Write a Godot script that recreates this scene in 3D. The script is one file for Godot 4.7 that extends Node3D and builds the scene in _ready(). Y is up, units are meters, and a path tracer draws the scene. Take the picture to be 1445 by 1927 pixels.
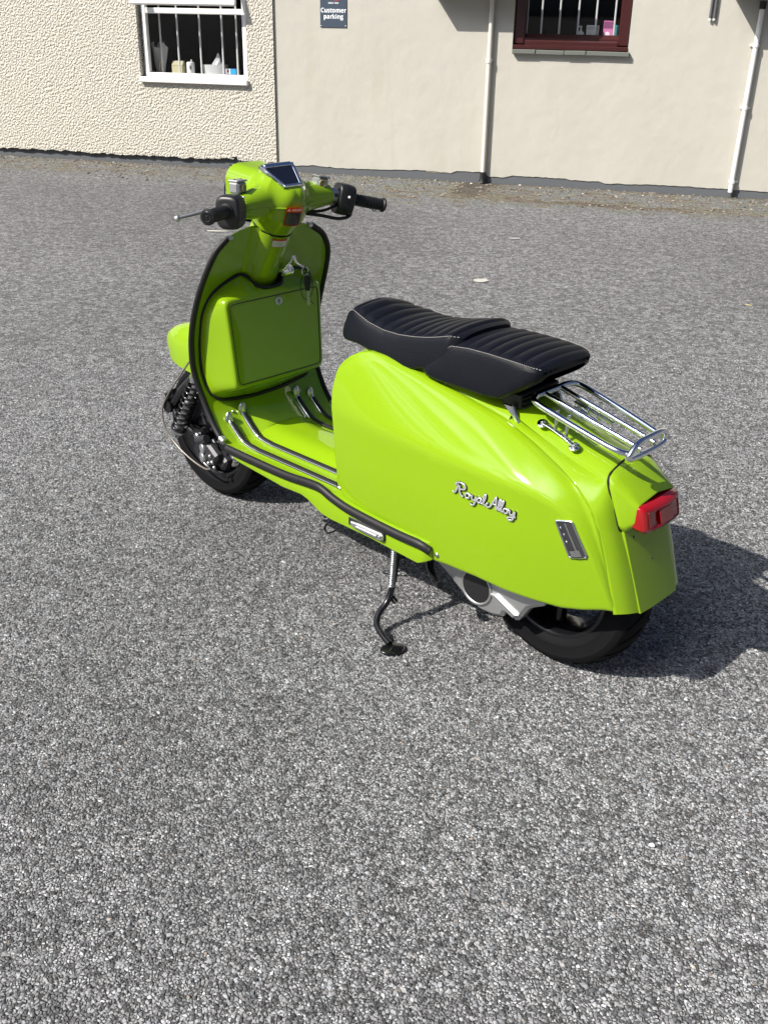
extends Node3D

# ---------------------------------------------------------------- helpers
const W0 := Vector3(6.966, 0.0, 4.945)          # foot of the wall where the two buildings meet
const WT := Vector3(-0.876, 0.0, 0.483)         # along the wall
const WN := Vector3(-0.483, 0.0, -0.876)        # out of the wall
var used := {}
var M := {}
var rng := RandomNumberGenerator.new()

class MB:
	var v := PackedVector3Array()
	var n := PackedVector3Array()
	var uv := PackedVector2Array()
	var c := PackedColorArray()
	var i := PackedInt32Array()
	func tri(a: Vector3, b: Vector3, d: Vector3, ref = null) -> void:
		var nn := (d - a).cross(b - a)
		if nn.length_squared() < 1e-18: return
		nn = nn.normalized()
		if ref != null and nn.dot((a + b + d) / 3.0 - ref) < 0.0:
			var s := b; b = d; d = s; nn = -nn
		var k := v.size()
		v.append_array([a, b, d]); n.append_array([nn, nn, nn])
		i.append_array([k, k + 1, k + 2])
	func quad(a: Vector3, b: Vector3, d: Vector3, e: Vector3, ref = null) -> void:
		tri(a, b, d, ref); tri(a, d, e, ref)
	# rows: Array of PackedVector3Array of equal length; smooth
	func grid(rows: Array, cu := false, cv := false, r0 := 0, r1 := -1) -> void:
		var R: int = rows.size()
		var C: int = rows[0].size()
		var nn := PackedVector3Array(); nn.resize(R * C)
		var RR := R if cv else R - 1
		var CC := C if cu else C - 1
		for r in RR:
			var r2 := (r + 1) % R
			for q in CC:
				var q2 := (q + 1) % C
				var a: Vector3 = rows[r][q]; var b: Vector3 = rows[r][q2]
				var d: Vector3 = rows[r2][q2]; var e: Vector3 = rows[r2][q]
				var f := (d - a).cross(b - a) + (e - a).cross(d - a)
				nn[r * C + q] += f; nn[r * C + q2] += f; nn[r2 * C + q2] += f; nn[r2 * C + q] += f
		var k := v.size()
		for r in R:
			for q in C:
				v.append(rows[r][q]); n.append(nn[r * C + q].normalized() if nn[r * C + q].length_squared() > 1e-24 else Vector3.UP)
				
		if r1 < 0: r1 = RR
		for r in range(r0, r1):
			var r2 := (r + 1) % R
			for q in CC:
				var q2 := (q + 1) % C
				i.append_array([k + r * C + q, k + r * C + q2, k + r2 * C + q2, k + r * C + q, k + r2 * C + q2, k + r2 * C + q])
	func fan(ring: PackedVector3Array, flip := false) -> void:
		var m := Vector3.ZERO
		for p in ring: m += p
		m /= ring.size()
		for k in ring.size():
			var a := ring[k]; var b := ring[(k + 1) % ring.size()]
			if flip: tri(m, b, a)
			else: tri(m, a, b)
	func box(xf: Transform3D, size: Vector3, bv := 0.002) -> void:
		var h := size * 0.5
		bv = min(bv, min(h.x, min(h.y, h.z)) * 0.9)
		var P := func(ax: int, sx: float, sy: float, sz: float) -> Vector3:
			var p := Vector3(sx * (h.x - bv), sy * (h.y - bv), sz * (h.z - bv))
			var s := Vector3(sx, sy, sz)
			p[ax] += s[ax] * bv
			return xf * p
		var o := xf.origin
		for s in [-1.0, 1.0]:
			quad(P.call(0, s, -1.0, -1.0), P.call(0, s, 1.0, -1.0), P.call(0, s, 1.0, 1.0), P.call(0, s, -1.0, 1.0), o)
			quad(P.call(1, -1.0, s, -1.0), P.call(1, 1.0, s, -1.0), P.call(1, 1.0, s, 1.0), P.call(1, -1.0, s, 1.0), o)
			quad(P.call(2, -1.0, -1.0, s), P.call(2, 1.0, -1.0, s), P.call(2, 1.0, 1.0, s), P.call(2, -1.0, 1.0, s), o)
			for s2 in [-1.0, 1.0]:
				quad(P.call(0, s, s2, -1.0), P.call(0, s, s2, 1.0), P.call(1, s, s2, 1.0), P.call(1, s, s2, -1.0), o)
				quad(P.call(0, s, -1.0, s2), P.call(0, s, 1.0, s2), P.call(2, s, 1.0, s2), P.call(2, s, -1.0, s2), o)
				quad(P.call(1, -1.0, s, s2), P.call(1, 1.0, s, s2), P.call(2, 1.0, s, s2), P.call(2, -1.0, s, s2), o)
				for s3 in [-1.0, 1.0]:
					tri(P.call(0, s, s2, s3), P.call(1, s, s2, s3), P.call(2, s, s2, s3), o)
	func bx(lo: Vector3, hi: Vector3, bv := 0.002) -> void:
		box(Transform3D(Basis(), (lo + hi) * 0.5), hi - lo, bv)
	func tube(pts: PackedVector3Array, r, sides := 12, closed := false, caps := true, flat := 1.0, up := Vector3.ZERO) -> void:
		var rows := []
		var N := pts.size()
		var last := Vector3.ZERO
		for k in N:
			var a := pts[(k - 1 + N) % N] if (closed or k > 0) else pts[k]
			var b := pts[(k + 1) % N] if (closed or k < N - 1) else pts[k]
			var t := (b - a).normalized()
			var u := up
			if up == Vector3.ZERO:
				u = last if last != Vector3.ZERO else (Vector3.UP if abs(t.y) < 0.9 else Vector3.RIGHT)
			u = (u - t * u.dot(t)).normalized()
			last = u
			var w := t.cross(u)
			var rr: float = r if not (r is Array) else r[k]
			var ring := PackedVector3Array()
			for s in sides:
				var an := TAU * s / sides
				ring.append(pts[k] + u * (cos(an) * rr * flat) + w * (sin(an) * rr))
			rows.append(ring)
		grid(rows, true, closed)
		if caps and not closed:
			fan(rows[0]); fan(rows[N - 1], true)
	func lathe(prof: Array, o: Vector3, axis: Vector3, segs := 48, cap0 := false, cap1 := false) -> void:
		axis = axis.normalized()
		var u := axis.cross(Vector3.UP if abs(axis.y) < 0.9 else Vector3.RIGHT).normalized()
		var w := axis.cross(u)
		var rows := []
		for p in prof:
			var ring := PackedVector3Array()
			for s in segs:
				var an := TAU * s / segs
				ring.append(o + axis * p.y + (u * cos(an) + w * sin(an)) * p.x)
			rows.append(ring)
		grid(rows, true)
		if cap0: fan(rows[0], true)
		if cap1: fan(rows[rows.size() - 1])
	func prism(poly: PackedVector2Array, xf: Transform3D, depth: float, bv := 0.0) -> void:
		var N := poly.size()
		var area := 0.0
		for k in N: area += poly[k].cross(poly[(k + 1) % N])
		if area < 0: poly.reverse()
		var inner := PackedVector2Array()
		for k in N:
			var e0 := (poly[k] - poly[(k - 1 + N) % N]).normalized()
			var e1 := (poly[(k + 1) % N] - poly[k]).normalized()
			var m := (Vector2(-e0.y, e0.x) + Vector2(-e1.y, e1.x))
			inner.append(poly[k] + m.normalized() * bv / max(0.5, m.length() * 0.5))
		var tr := Geometry2D.triangulate_polygon(inner)
		var c3 := Vector3.ZERO
		var A := func(p: Vector2, z: float) -> Vector3: return xf * Vector3(p.x, p.y, z)
		var up := (xf.basis.z).normalized()
		for k in range(0, tr.size(), 3):
			var a: Vector3 = A.call(inner[tr[k]], depth); var b: Vector3 = A.call(inner[tr[k + 1]], depth); var d: Vector3 = A.call(inner[tr[k + 2]], depth)
			tri(a, b, d, (a + b + d) / 3.0 - up)
			a = A.call(inner[tr[k]], 0.0); b = A.call(inner[tr[k + 1]], 0.0); d = A.call(inner[tr[k + 2]], 0.0)
			tri(a, b, d, (a + b + d) / 3.0 + up)
		for k in N:
			var q := (k + 1) % N
			var e := poly[q] - poly[k]
			var out := (xf.basis * Vector3(e.y, -e.x, 0)).normalized()
			var a: Vector3 = A.call(poly[k], bv); var b: Vector3 = A.call(poly[q], bv)
			var d: Vector3 = A.call(poly[q], depth - bv); var f: Vector3 = A.call(poly[k], depth - bv)
			quad(a, b, d, f, (a + d) * 0.5 - out)
			if bv > 0.0:
				var g: Vector3 = A.call(inner[q], depth); var h: Vector3 = A.call(inner[k], depth)
				quad(f, d, g, h, (f + g) * 0.5 - out - up)
				g = A.call(inner[q], 0.0); h = A.call(inner[k], 0.0)
				quad(a, b, g, h, (a + g) * 0.5 - out + up)
	func ball(o: Vector3, r, segs := 12) -> void:
		var s3: Vector3 = r if r is Vector3 else Vector3(r, r, r)
		var rows := []
		for a in segs + 1:
			var ring := PackedVector3Array()
			var th := PI * clampf(float(a) / segs, 0.001, 0.999)
			for b in segs * 2:
				var ph := TAU * b / (segs * 2)
				ring.append(o + Vector3(sin(th) * cos(ph), cos(th), sin(th) * sin(ph)) * s3)
			rows.append(ring)
		grid(rows, true)
	func mesh() -> ArrayMesh:
		var a := []; a.resize(Mesh.ARRAY_MAX)
		a[Mesh.ARRAY_VERTEX] = v; a[Mesh.ARRAY_NORMAL] = n; a[Mesh.ARRAY_INDEX] = i
		if uv.size() == v.size(): a[Mesh.ARRAY_TEX_UV] = uv
		if c.size() == v.size(): a[Mesh.ARRAY_COLOR] = c
		var m := ArrayMesh.new()
		m.add_surface_from_arrays(Mesh.PRIMITIVE_TRIANGLES, a)
		return m

func numbered(called: String) -> String:
	var k: int = used.get(called, 0)
	used[called] = k + 1
	return called if k == 0 else "%s_%03d" % [called, k]

func tag(o: Node, label: String, category: String, group := "", kind := "") -> Node:
	if label != "": o.set_meta("label", label)
	if category != "": o.set_meta("category", category)
	if group != "": o.set_meta("group", group)
	if kind != "": o.set_meta("kind", kind)
	return o

func thing(called: String, label: String, category: String, group := "") -> Node3D:
	var o := Node3D.new(); o.name = numbered(called); add_child(o)
	tag(o, label, category, group)
	return o

func obj(called: String, mb, mat: Material, parent: Node = self) -> MeshInstance3D:
	var o := MeshInstance3D.new()
	o.name = numbered(called) if parent == self else called
	o.mesh = mb.mesh() if mb is MB else mb
	o.material_override = mat
	parent.add_child(o, true)
	return o

func spl(pts: Array, per := 6, closed := false) -> PackedVector3Array:
	var out := PackedVector3Array()
	var N := pts.size()
	var segs := N if closed else N - 1
	for k in segs:
		var p0: Vector3 = pts[(k - 1 + N) % N] if (closed or k > 0) else pts[0] * 2.0 - pts[1]
		var p1: Vector3 = pts[k]
		var p2: Vector3 = pts[(k + 1) % N]
		var p3: Vector3 = pts[(k + 2) % N] if (closed or k < N - 2) else p2 * 2.0 - p1
		for s in per:
			out.append(p1.cubic_interpolate(p2, p0, p3, float(s) / per))
	if not closed: out.append(pts[N - 1])
	return out

func itp(tab: Array, x: float) -> float:
	if x <= tab[0].x: return tab[0].y
	for k in range(1, tab.size()):
		if x <= tab[k].x:
			return lerpf(tab[k - 1].y, tab[k].y, (x - tab[k - 1].x) / max(1e-9, tab[k].x - tab[k - 1].x))
	return tab[tab.size() - 1].y

func sm(a: float, b: float, x: float) -> float: return smoothstep(a, b, x)

func lin(r: float, g: float, b: float) -> Color: return Color(r, g, b).linear_to_srgb()

func mat(col: Color, rough := 0.5, metal := 0.0, coat := 0.0) -> StandardMaterial3D:
	var m := StandardMaterial3D.new()
	m.albedo_color = col; m.roughness = rough; m.metallic = metal
	if coat > 0.0:
		m.clearcoat_enabled = true; m.clearcoat = coat; m.clearcoat_roughness = 0.03
	return m

func noise(kind: int, freq: float, sd: int, oct := 1) -> FastNoiseLite:
	var f := FastNoiseLite.new()
	f.noise_type = kind; f.frequency = freq; f.seed = sd
	f.fractal_type = FastNoiseLite.FRACTAL_FBM if oct > 1 else FastNoiseLite.FRACTAL_NONE
	f.fractal_octaves = oct
	return f

func tex(im: Image) -> ImageTexture:
	im.generate_mipmaps()
	return ImageTexture.create_from_image(im)

# surface nets over a signed distance
func sdf_mesh(f: Callable, lo: Vector3, hi: Vector3, h: float) -> MB:
	var nx := int((hi.x - lo.x) / h) + 1; var ny := int((hi.y - lo.y) / h) + 1; var nz := int((hi.z - lo.z) / h) + 1
	var d := PackedFloat32Array(); d.resize(nx * ny * nz)
	for x in nx:
		for y in ny:
			for z in nz:
				d[(x * ny + y) * nz + z] = f.call(lo + Vector3(x, y, z) * h)
	var mb := MB.new()
	var id := {}
	var E := [[0, 1], [2, 3], [4, 5], [6, 7], [0, 2], [1, 3], [4, 6], [5, 7], [0, 4], [1, 5], [2, 6], [3, 7]]
	for x in nx - 1:
		for y in ny - 1:
			for z in nz - 1:
				var b := (x * ny + y) * nz + z
				var q := [d[b], d[b + 1], d[b + nz], d[b + nz + 1], d[b + ny * nz], d[b + ny * nz + 1], d[b + ny * nz + nz], d[b + ny * nz + nz + 1]]
				var neg := 0
				for k in 8: if q[k] < 0.0: neg += 1
				if neg == 0 or neg == 8: continue
				var s := Vector3.ZERO; var cnt := 0
				for e in E:
					var a: float = q[e[0]]; var g: float = q[e[1]]
					if (a < 0.0) != (g < 0.0):
						var t := a / (a - g)
						var pa := Vector3(e[0] >> 2, (e[0] >> 1) & 1, e[0] & 1); var pb := Vector3(e[1] >> 2, (e[1] >> 1) & 1, e[1] & 1)
						s += pa.lerp(pb, t); cnt += 1
				var p := lo + (Vector3(x, y, z) + s / cnt) * h
				id[b] = mb.v.size(); mb.v.append(p)
				var ee := h * 0.5
				var gr := Vector3(f.call(p + Vector3(ee, 0, 0)) - f.call(p - Vector3(ee, 0, 0)), f.call(p + Vector3(0, ee, 0)) - f.call(p - Vector3(0, ee, 0)), f.call(p + Vector3(0, 0, ee)) - f.call(p - Vector3(0, 0, ee)))
				mb.n.append(gr.normalized())
	var st := [ny * nz, nz, 1]
	for x in range(1, nx - 1):
		for y in range(1, ny - 1):
			for z in range(1, nz - 1):
				var b := (x * ny + y) * nz + z
				for ax in 3:
					var o: int = b + st[ax]
					if (d[b] < 0.0) == (d[o] < 0.0): continue
					var u: int = st[(ax + 1) % 3]; var w: int = st[(ax + 2) % 3]
					var a0: int = id[b - u - w]; var a1: int = id[b - w]; var a2: int = id[b]; var a3: int = id[b - u]
					var fn := (mb.v[a2] - mb.v[a0]).cross(mb.v[a1] - mb.v[a0])
					if fn.dot(mb.n[a0] + mb.n[a2]) > 0.0: mb.i.append_array([a0, a1, a2, a0, a2, a3])
					else: mb.i.append_array([a0, a2, a1, a0, a3, a2])
	return mb

func cap_sd(p: Vector3, a: Vector3, b: Vector3, ra: float, rb: float) -> float:
	var t := clampf((p - a).dot(b - a) / (b - a).length_squared(), 0.0, 1.0)
	return p.distance_to(a.lerp(b, t)) - lerpf(ra, rb, t)

func smin(a: float, b: float, k: float) -> float:
	var h := maxf(k - absf(a - b), 0.0) / k
	return minf(a, b) - h * h * k * 0.25

# ---------------------------------------------------------------- scene
func _ready() -> void:
	rng.seed = 7
	var yaw := deg_to_rad(45.816); var pit := deg_to_rad(26.03); var rol := deg_to_rad(1.014)
	var f := Vector3(cos(yaw) * cos(pit), -sin(pit), sin(yaw) * cos(pit))
	var r := Vector3(-sin(yaw), 0, cos(yaw))
	var u := r.cross(f)
	var cam := Camera3D.new()
	cam.name = "camera"
	cam.transform = Transform3D(Basis(r * cos(rol) + u * sin(rol), u * cos(rol) - r * sin(rol), -f), Vector3(-1.212, 1.46, -1.887))
	cam.fov = 52.955; cam.near = 0.05; cam.far = 900.0
	add_child(cam); cam.current = true
	var env := Environment.new()
	env.background_mode = Environment.BG_SKY
	env.sky = make_sky()
	env.background_energy_multiplier = 0.15
	env.tonemap_mode = Environment.TONE_MAPPER_LINEAR
	env.tonemap_exposure = 1.46
	env.sdfgi_enabled = true; env.ssao_enabled = true; env.ssil_enabled = true
	var we := WorldEnvironment.new(); we.name = "world_environment"; we.environment = env; add_child(we)
	var sun := DirectionalLight3D.new()
	sun.name = "sun"
	sun.light_energy = 1.6; sun.light_color = Color(1.0, 0.97, 0.93); sun.light_angular_distance = 0.5; sun.shadow_enabled = true
	sun.look_at_from_position(Vector3.ZERO, Vector3(-0.3, -1.0, 1.0), Vector3.UP)
	add_child(sun)
	materials()
	ground()
	buildings()
	wall_things()
	window_things()
	scooter()
	litter()

func make_sky() -> Sky:
	var W := 1024; var H := 512
	var im := Image.create(W, H, false, Image.FORMAT_RGBF)
	var n1 := noise(FastNoiseLite.TYPE_SIMPLEX_SMOOTH, 1.0, 3, 4)
	var n2 := noise(FastNoiseLite.TYPE_SIMPLEX_SMOOTH, 0.45, 11, 3)
	for y in H:
		var el := PI * (0.5 - (y + 0.5) / H)
		if el < -0.02:
			im.fill_rect(Rect2i(0, y, W, H - y), Color(0.18, 0.18, 0.17))
			break
		var s := maxf(sin(el), 0.0)
		var base := Color(0.60, 0.72, 0.90).lerp(Color(0.12, 0.30, 0.85), pow(s, 0.55))
		for x in W:
			var az := TAU * (x + 0.5) / W
			var d := Vector3(sin(az) * cos(el), s, -cos(az) * cos(el))
			var q := Vector2(d.x, d.z) / (s + 0.22)
			var w := n2.get_noise_2d(q.x * 1.0, q.y * 1.0)
			var v := n1.get_noise_2d((q.x + q.y) * 0.75 + w * 0.7, (q.y - q.x) * 1.35 + w) * 0.75 + w * 0.55 + 0.12
			var near := maxf(0.0, d.dot(Vector3(0.207, 0.690, -0.690)))
			var glow := pow(near, 12.0)
			var cl := smoothstep(0.10, 0.70, v + 0.10 * near) * 0.8 * smoothstep(0.0, 0.12, s)
			im.set_pixel(x, y, (base * (1.0 + 2.5 * glow)).lerp(Color(1.5, 1.52, 1.56) * (1.0 + 30.0 * glow), cl))
	var pm := PanoramaSkyMaterial.new()
	pm.panorama = ImageTexture.create_from_image(im)
	var sk := Sky.new(); sk.sky_material = pm
	return sk

func materials() -> void:
	M.green = mat(lin(0.204, 0.350, 0.002), 0.8, 0.0, 1.0)
	M.green.metallic_specular = 0.25
	M.green.clearcoat_roughness = 0.055
	M.chrome = mat(lin(0.80, 0.81, 0.83), 0.07, 1.0)
	M.badge = mat(lin(0.80, 0.83, 0.88), 0.25, 0.75)
	M.steel = mat(lin(0.62, 0.63, 0.64), 0.32, 1.0)
	M.alloy = mat(lin(0.50, 0.51, 0.52), 0.42, 0.85)
	M.rubber = mat(lin(0.012, 0.012, 0.013), 0.5)
	M.rubber.metallic_specular = 0.4
	M.tyre = mat(lin(0.007, 0.007, 0.008), 0.75)
	M.tyre.metallic_specular = 0.22
	M.plastic = mat(lin(0.012, 0.012, 0.013), 0.42)
	M.gloss = mat(lin(0.005, 0.005, 0.006), 0.22, 0.0, 0.5)
	M.gloss.metallic_specular = 0.4
	M.tread = mat(lin(0.002, 0.002, 0.002), 0.9)
	M.tread.metallic_specular = 0.1
	M.alloy_dark = mat(lin(0.05, 0.05, 0.055), 0.45, 0.5)
	M.lamp_lens = mat(lin(0.16, 0.16, 0.17), 0.12, 0.9)
	M.groove = mat(lin(0.012, 0.020, 0.004), 0.6)
	M.glass_dark = mat(lin(0.006, 0.006, 0.008), 0.08, 0.0, 1.0)
	M.red = mat(lin(0.30, 0.003, 0.005), 0.12, 0.0, 1.0)
	M.red_deep = mat(lin(0.17, 0.002, 0.004), 0.15, 0.0, 1.0)
	M.stitch = mat(lin(0.38, 0.37, 0.35), 0.8)
	M.white_paint = mat(lin(0.80, 0.80, 0.79), 0.35)
	M.brown_paint = mat(lin(0.048, 0.011, 0.011), 0.3)
	M.stone = mat(lin(0.13, 0.14, 0.125), 0.85)
	M.dark = mat(lin(0.02, 0.02, 0.022), 0.8)
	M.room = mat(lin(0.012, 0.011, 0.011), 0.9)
	M.bar = mat(lin(0.62, 0.64, 0.64), 0.4)
	var g := mat(Color(0.02, 0.022, 0.025, 0.05), 0.02)
	g.transparency = BaseMaterial3D.TRANSPARENCY_ALPHA
	g.metallic_specular = 0.25
	M.pane = g
	# leather: fine grain
	var lt := mat(lin(0.0055, 0.0065, 0.010), 0.42)
	lt.metallic_specular = 0.3
	lt.heightmap_enabled = true; lt.heightmap_scale = 0.05
	lt.heightmap_texture = tex(noise(FastNoiseLite.TYPE_CELLULAR, 0.09, 5).get_image(512, 512))
	lt.uv1_triplanar = true; lt.uv1_scale = Vector3(8, 8, 8)
	M.leather = lt
	# cast alloy
	M.alloy.heightmap_enabled = true; M.alloy.heightmap_scale = 0.02
	M.alloy.heightmap_texture = tex(noise(FastNoiseLite.TYPE_SIMPLEX, 0.2, 6, 3).get_image(256, 256))
	M.alloy.uv1_triplanar = true; M.alloy.uv1_scale = Vector3(6, 6, 6)
	# rough cast render
	var rc := mat(Color.WHITE, 0.92)
	var nz := noise(FastNoiseLite.TYPE_SIMPLEX_SMOOTH, 0.034, 21, 4)
	nz.domain_warp_enabled = true; nz.domain_warp_amplitude = 7.0; nz.domain_warp_frequency = 0.04
	rc.heightmap_enabled = true; rc.heightmap_scale = 1.9
	rc.heightmap_texture = tex(nz.get_image(1024, 1024))
	rc.uv1_triplanar = true; rc.uv1_scale = Vector3(1.0, 1.0, 1.0) / 1.02
	rc.albedo_color = lin(0.57, 0.543, 0.472)
	M.roughcast = rc
	# smooth painted render: slightly uneven, faint stains
	var sr := mat(Color.WHITE, 0.85)
	var im := Image.create(1024, 1024, false, Image.FORMAT_RGB8)
	var a1 := noise(FastNoiseLite.TYPE_SIMPLEX_SMOOTH, 0.011, 31, 4); var a2 := noise(FastNoiseLite.TYPE_SIMPLEX_SMOOTH, 0.085, 32, 3)
	var hh := Image.create(1024, 1024, false, Image.FORMAT_L8)
	for y in 1024:
		for x in 1024:
			var k := 1.0 + a1.get_noise_2d(x, y * 0.5) * 0.05 + a2.get_noise_2d(x, y) * 0.012
			var st := smoothstep(0.25, 0.6, a1.get_noise_2d(x * 2.5 + 900.0, y * 0.35)) * 0.05
			im.set_pixel(x, y, lin(0.458 * k - st * 0.25, 0.445 * k - st * 0.3, 0.393 * k - st * 0.5))
			hh.set_pixel(x, y, Color.WHITE * clampf(0.5 + a2.get_noise_2d(x * 0.5, y * 0.5) * 0.5 + a1.get_noise_2d(x * 3.0, y * 1.4 + 700.0) * 0.35, 0.0, 1.0))
	sr.albedo_texture = tex(im)
	sr.heightmap_enabled = true; sr.heightmap_scale = 0.26; sr.heightmap_texture = tex(hh)
	sr.uv1_triplanar = true; sr.uv1_scale = Vector3.ONE / 9.0; sr.uv1_offset = Vector3(0.2, 0.3, 0.2)
	M.smooth_render = sr
	var pl := mat(Color.WHITE, 0.8)
	pl.albedo_color = lin(0.10, 0.108, 0.118)
	pl.heightmap_enabled = true; pl.heightmap_scale = 0.12; pl.heightmap_texture = sr.heightmap_texture
	pl.uv1_triplanar = true; pl.uv1_scale = Vector3(1, 1, 1)
	M.plinth = pl
	# asphalt
	var S := 2048
	var cv := noise(FastNoiseLite.TYPE_CELLULAR, 1.0 / 7.2, 41); cv.cellular_return_type = FastNoiseLite.RETURN_CELL_VALUE; cv.cellular_jitter = 1.0
	var cd := noise(FastNoiseLite.TYPE_CELLULAR, 1.0 / 7.2, 41); cd.cellular_return_type = FastNoiseLite.RETURN_DISTANCE2_SUB; cd.cellular_jitter = 1.0
	var fine := noise(FastNoiseLite.TYPE_SIMPLEX, 0.3, 43, 2)
	var bv := cv.get_image(S, S).get_data(); var bd := cd.get_image(S, S).get_data(); var bf := fine.get_image(S, S).get_data()
	var clump := noise(FastNoiseLite.TYPE_CELLULAR, 1.0 / 24.0, 44); clump.cellular_return_type = FastNoiseLite.RETURN_CELL_VALUE; clump.cellular_jitter = 1.0
	var bc := clump.get_image(S, S).get_data()
	var lut := PackedByteArray(); lut.resize(1024)
	for k in 1024: lut[k] = int(clampf(lin(k / 1023.0, 0, 0).r, 0, 1) * 255.0 + 0.5)
	var tone := PackedFloat32Array(); tone.resize(256)
	for k in 256:
		var h := fposmod(sin(k * 12.9898) * 43758.5453, 1.0)
		tone[k] = 0.135 + 0.235 * h
		if h > 0.94: tone[k] = 0.36 + (h - 0.94) * 3.0
		if h < 0.12: tone[k] = 0.05
	var alb := PackedByteArray(); alb.resize(S * S * 3)
	var hgt := PackedByteArray(); hgt.resize(S * S)
	for k in S * S:
		var e: float = minf(1.0, bd[k] / 70.0)
		var t: float = tone[bv[k]] * (0.8 + bf[k] * 0.0016) * (0.48 + bc[k] * 0.0041)
		t = lerpf(0.07, minf(t, 0.9), e)
		alb[k * 3] = lut[int(t * 0.965 * 1023.0)]
		alb[k * 3 + 1] = lut[int(t * 0.98 * 1023.0)]
		alb[k * 3 + 2] = lut[int(minf(1.0, t * 1.0) * 1023.0)]
		hgt[k] = int(clampf(sqrt(e) * (150.0 + bv[k] * 0.35) + bf[k] * 0.06, 0, 255))
	var as_ := mat(Color.WHITE, 0.8)
	as_.albedo_texture = tex(Image.create_from_data(S, S, false, Image.FORMAT_RGB8, alb))
	as_.heightmap_enabled = true; as_.heightmap_scale = 0.8
	as_.heightmap_texture = tex(Image.create_from_data(S, S, false, Image.FORMAT_L8, hgt))
	as_.uv1_triplanar = true; as_.uv1_world_triplanar = true; as_.uv1_scale = Vector3.ONE / 1.9
	as_.vertex_color_use_as_albedo = true
	M.asphalt = as_
	var vg := as_.duplicate(); vg.uv1_scale = Vector3.ONE / 1.37
	M.verge = vg
	var ch := mat(Color.WHITE, 0.75); ch.vertex_color_use_as_albedo = true
	M.chip = ch

func ground_tone(x: float, z: float, n1: FastNoiseLite, n2: FastNoiseLite) -> float:
	return 1.0 + n1.get_noise_2d(x * 0.7, z * 0.7) * 0.36 + n2.get_noise_2d(x, z) * 0.10

func ground() -> void:
	var n1 := noise(FastNoiseLite.TYPE_SIMPLEX_SMOOTH, 0.35, 51, 3)
	var n2 := noise(FastNoiseLite.TYPE_SIMPLEX_SMOOTH, 2.5, 52, 2)
	var xs := PackedFloat32Array()
	for v in [-400.0, -150.0, -60.0, -30.0, -18.0]: xs.append(v)
	var q := -12.0
	while q <= 12.01: xs.append(q); q += 0.16
	for v in [18.0, 30.0, 60.0, 150.0, 400.0]: xs.append(v)
	var mb := MB.new()
	var rows := []
	for z in xs:
		var row := PackedVector3Array()
		for x in xs: row.append(Vector3(x, 0, z))
		rows.append(row)
	mb.grid(rows)
	for p in mb.v:
		var t := ground_tone(p.x, p.z, n1, n2)
		mb.c.append(Color(t, t, t))
	var o := obj("car_park_asphalt", mb, M.asphalt)
	o.set_meta("kind", "structure")
	# chippings that stand out of the surface near the camera
	var ico := rock()
	var mm := MultiMesh.new()
	mm.transform_format = MultiMesh.TRANSFORM_3D; mm.use_colors = true; mm.mesh = ico
	var yaw := deg_to_rad(45.816)
	var fw := Vector3(cos(yaw), 0, sin(yaw)); var rt := Vector3(-sin(yaw), 0, cos(yaw))
	var o0 := Vector3(-1.212, 0, -1.887)
	var xf: Array[Transform3D] = []
	var cl := PackedColorArray()
	var st := 0.0064
	var d := 0.95
	while d < 5.2:
		var keep := 1.0 - smoothstep(3.4, 5.2, d) * 0.9
		var half := d * 0.47 + 0.12
		var l := -half
		while l < half:
			l += st
			if rng.randf() > keep * 0.9: continue
			var p := o0 + fw * (d + rng.randf_range(-0.003, 0.003)) + rt * (l + rng.randf_range(-0.003, 0.003))
			var s := rng.randf_range(0.0018, 0.0042) * (1.4 if rng.randf() > 0.9 else 1.0)
			var b := Basis.from_euler(Vector3(rng.randf() * TAU, rng.randf() * TAU, rng.randf() * TAU)).scaled(Vector3(s * rng.randf_range(0.9, 1.45), s * rng.randf_range(0.6, 0.95), s))
			p.y = -s * rng.randf_range(0.25, 0.85) + 0.0010
			xf.append(Transform3D(b, p))
			var h := rng.randf()
			var t := 0.08 + 0.215 * rng.randf()
			if h > 0.975: t = rng.randf_range(0.30, 0.48)
			elif h < 0.34: t = rng.randf_range(0.03, 0.08)
			t *= ground_tone(p.x, p.z, n1, n2)
			var warm := rng.randf_range(-0.05, 0.03)
			if rng.randf() > 0.995: warm = 0.22
			cl.append(Color(t * (0.985 + warm), t, t * (1.02 - warm * 0.9)))
		d += st
	mm.instance_count = xf.size()
	for k in xf.size():
		mm.set_instance_transform(k, xf[k]); mm.set_instance_color(k, cl[k])
	var mi := MultiMeshInstance3D.new()
	mi.name = "gravel"; mi.multimesh = mm; mi.material_override = M.chip
	add_child(mi)
	mi.set_meta("kind", "stuff")
	tag(mi, "grey stone chippings bedded in the car park asphalt", "gravel")
	verge()

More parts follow.
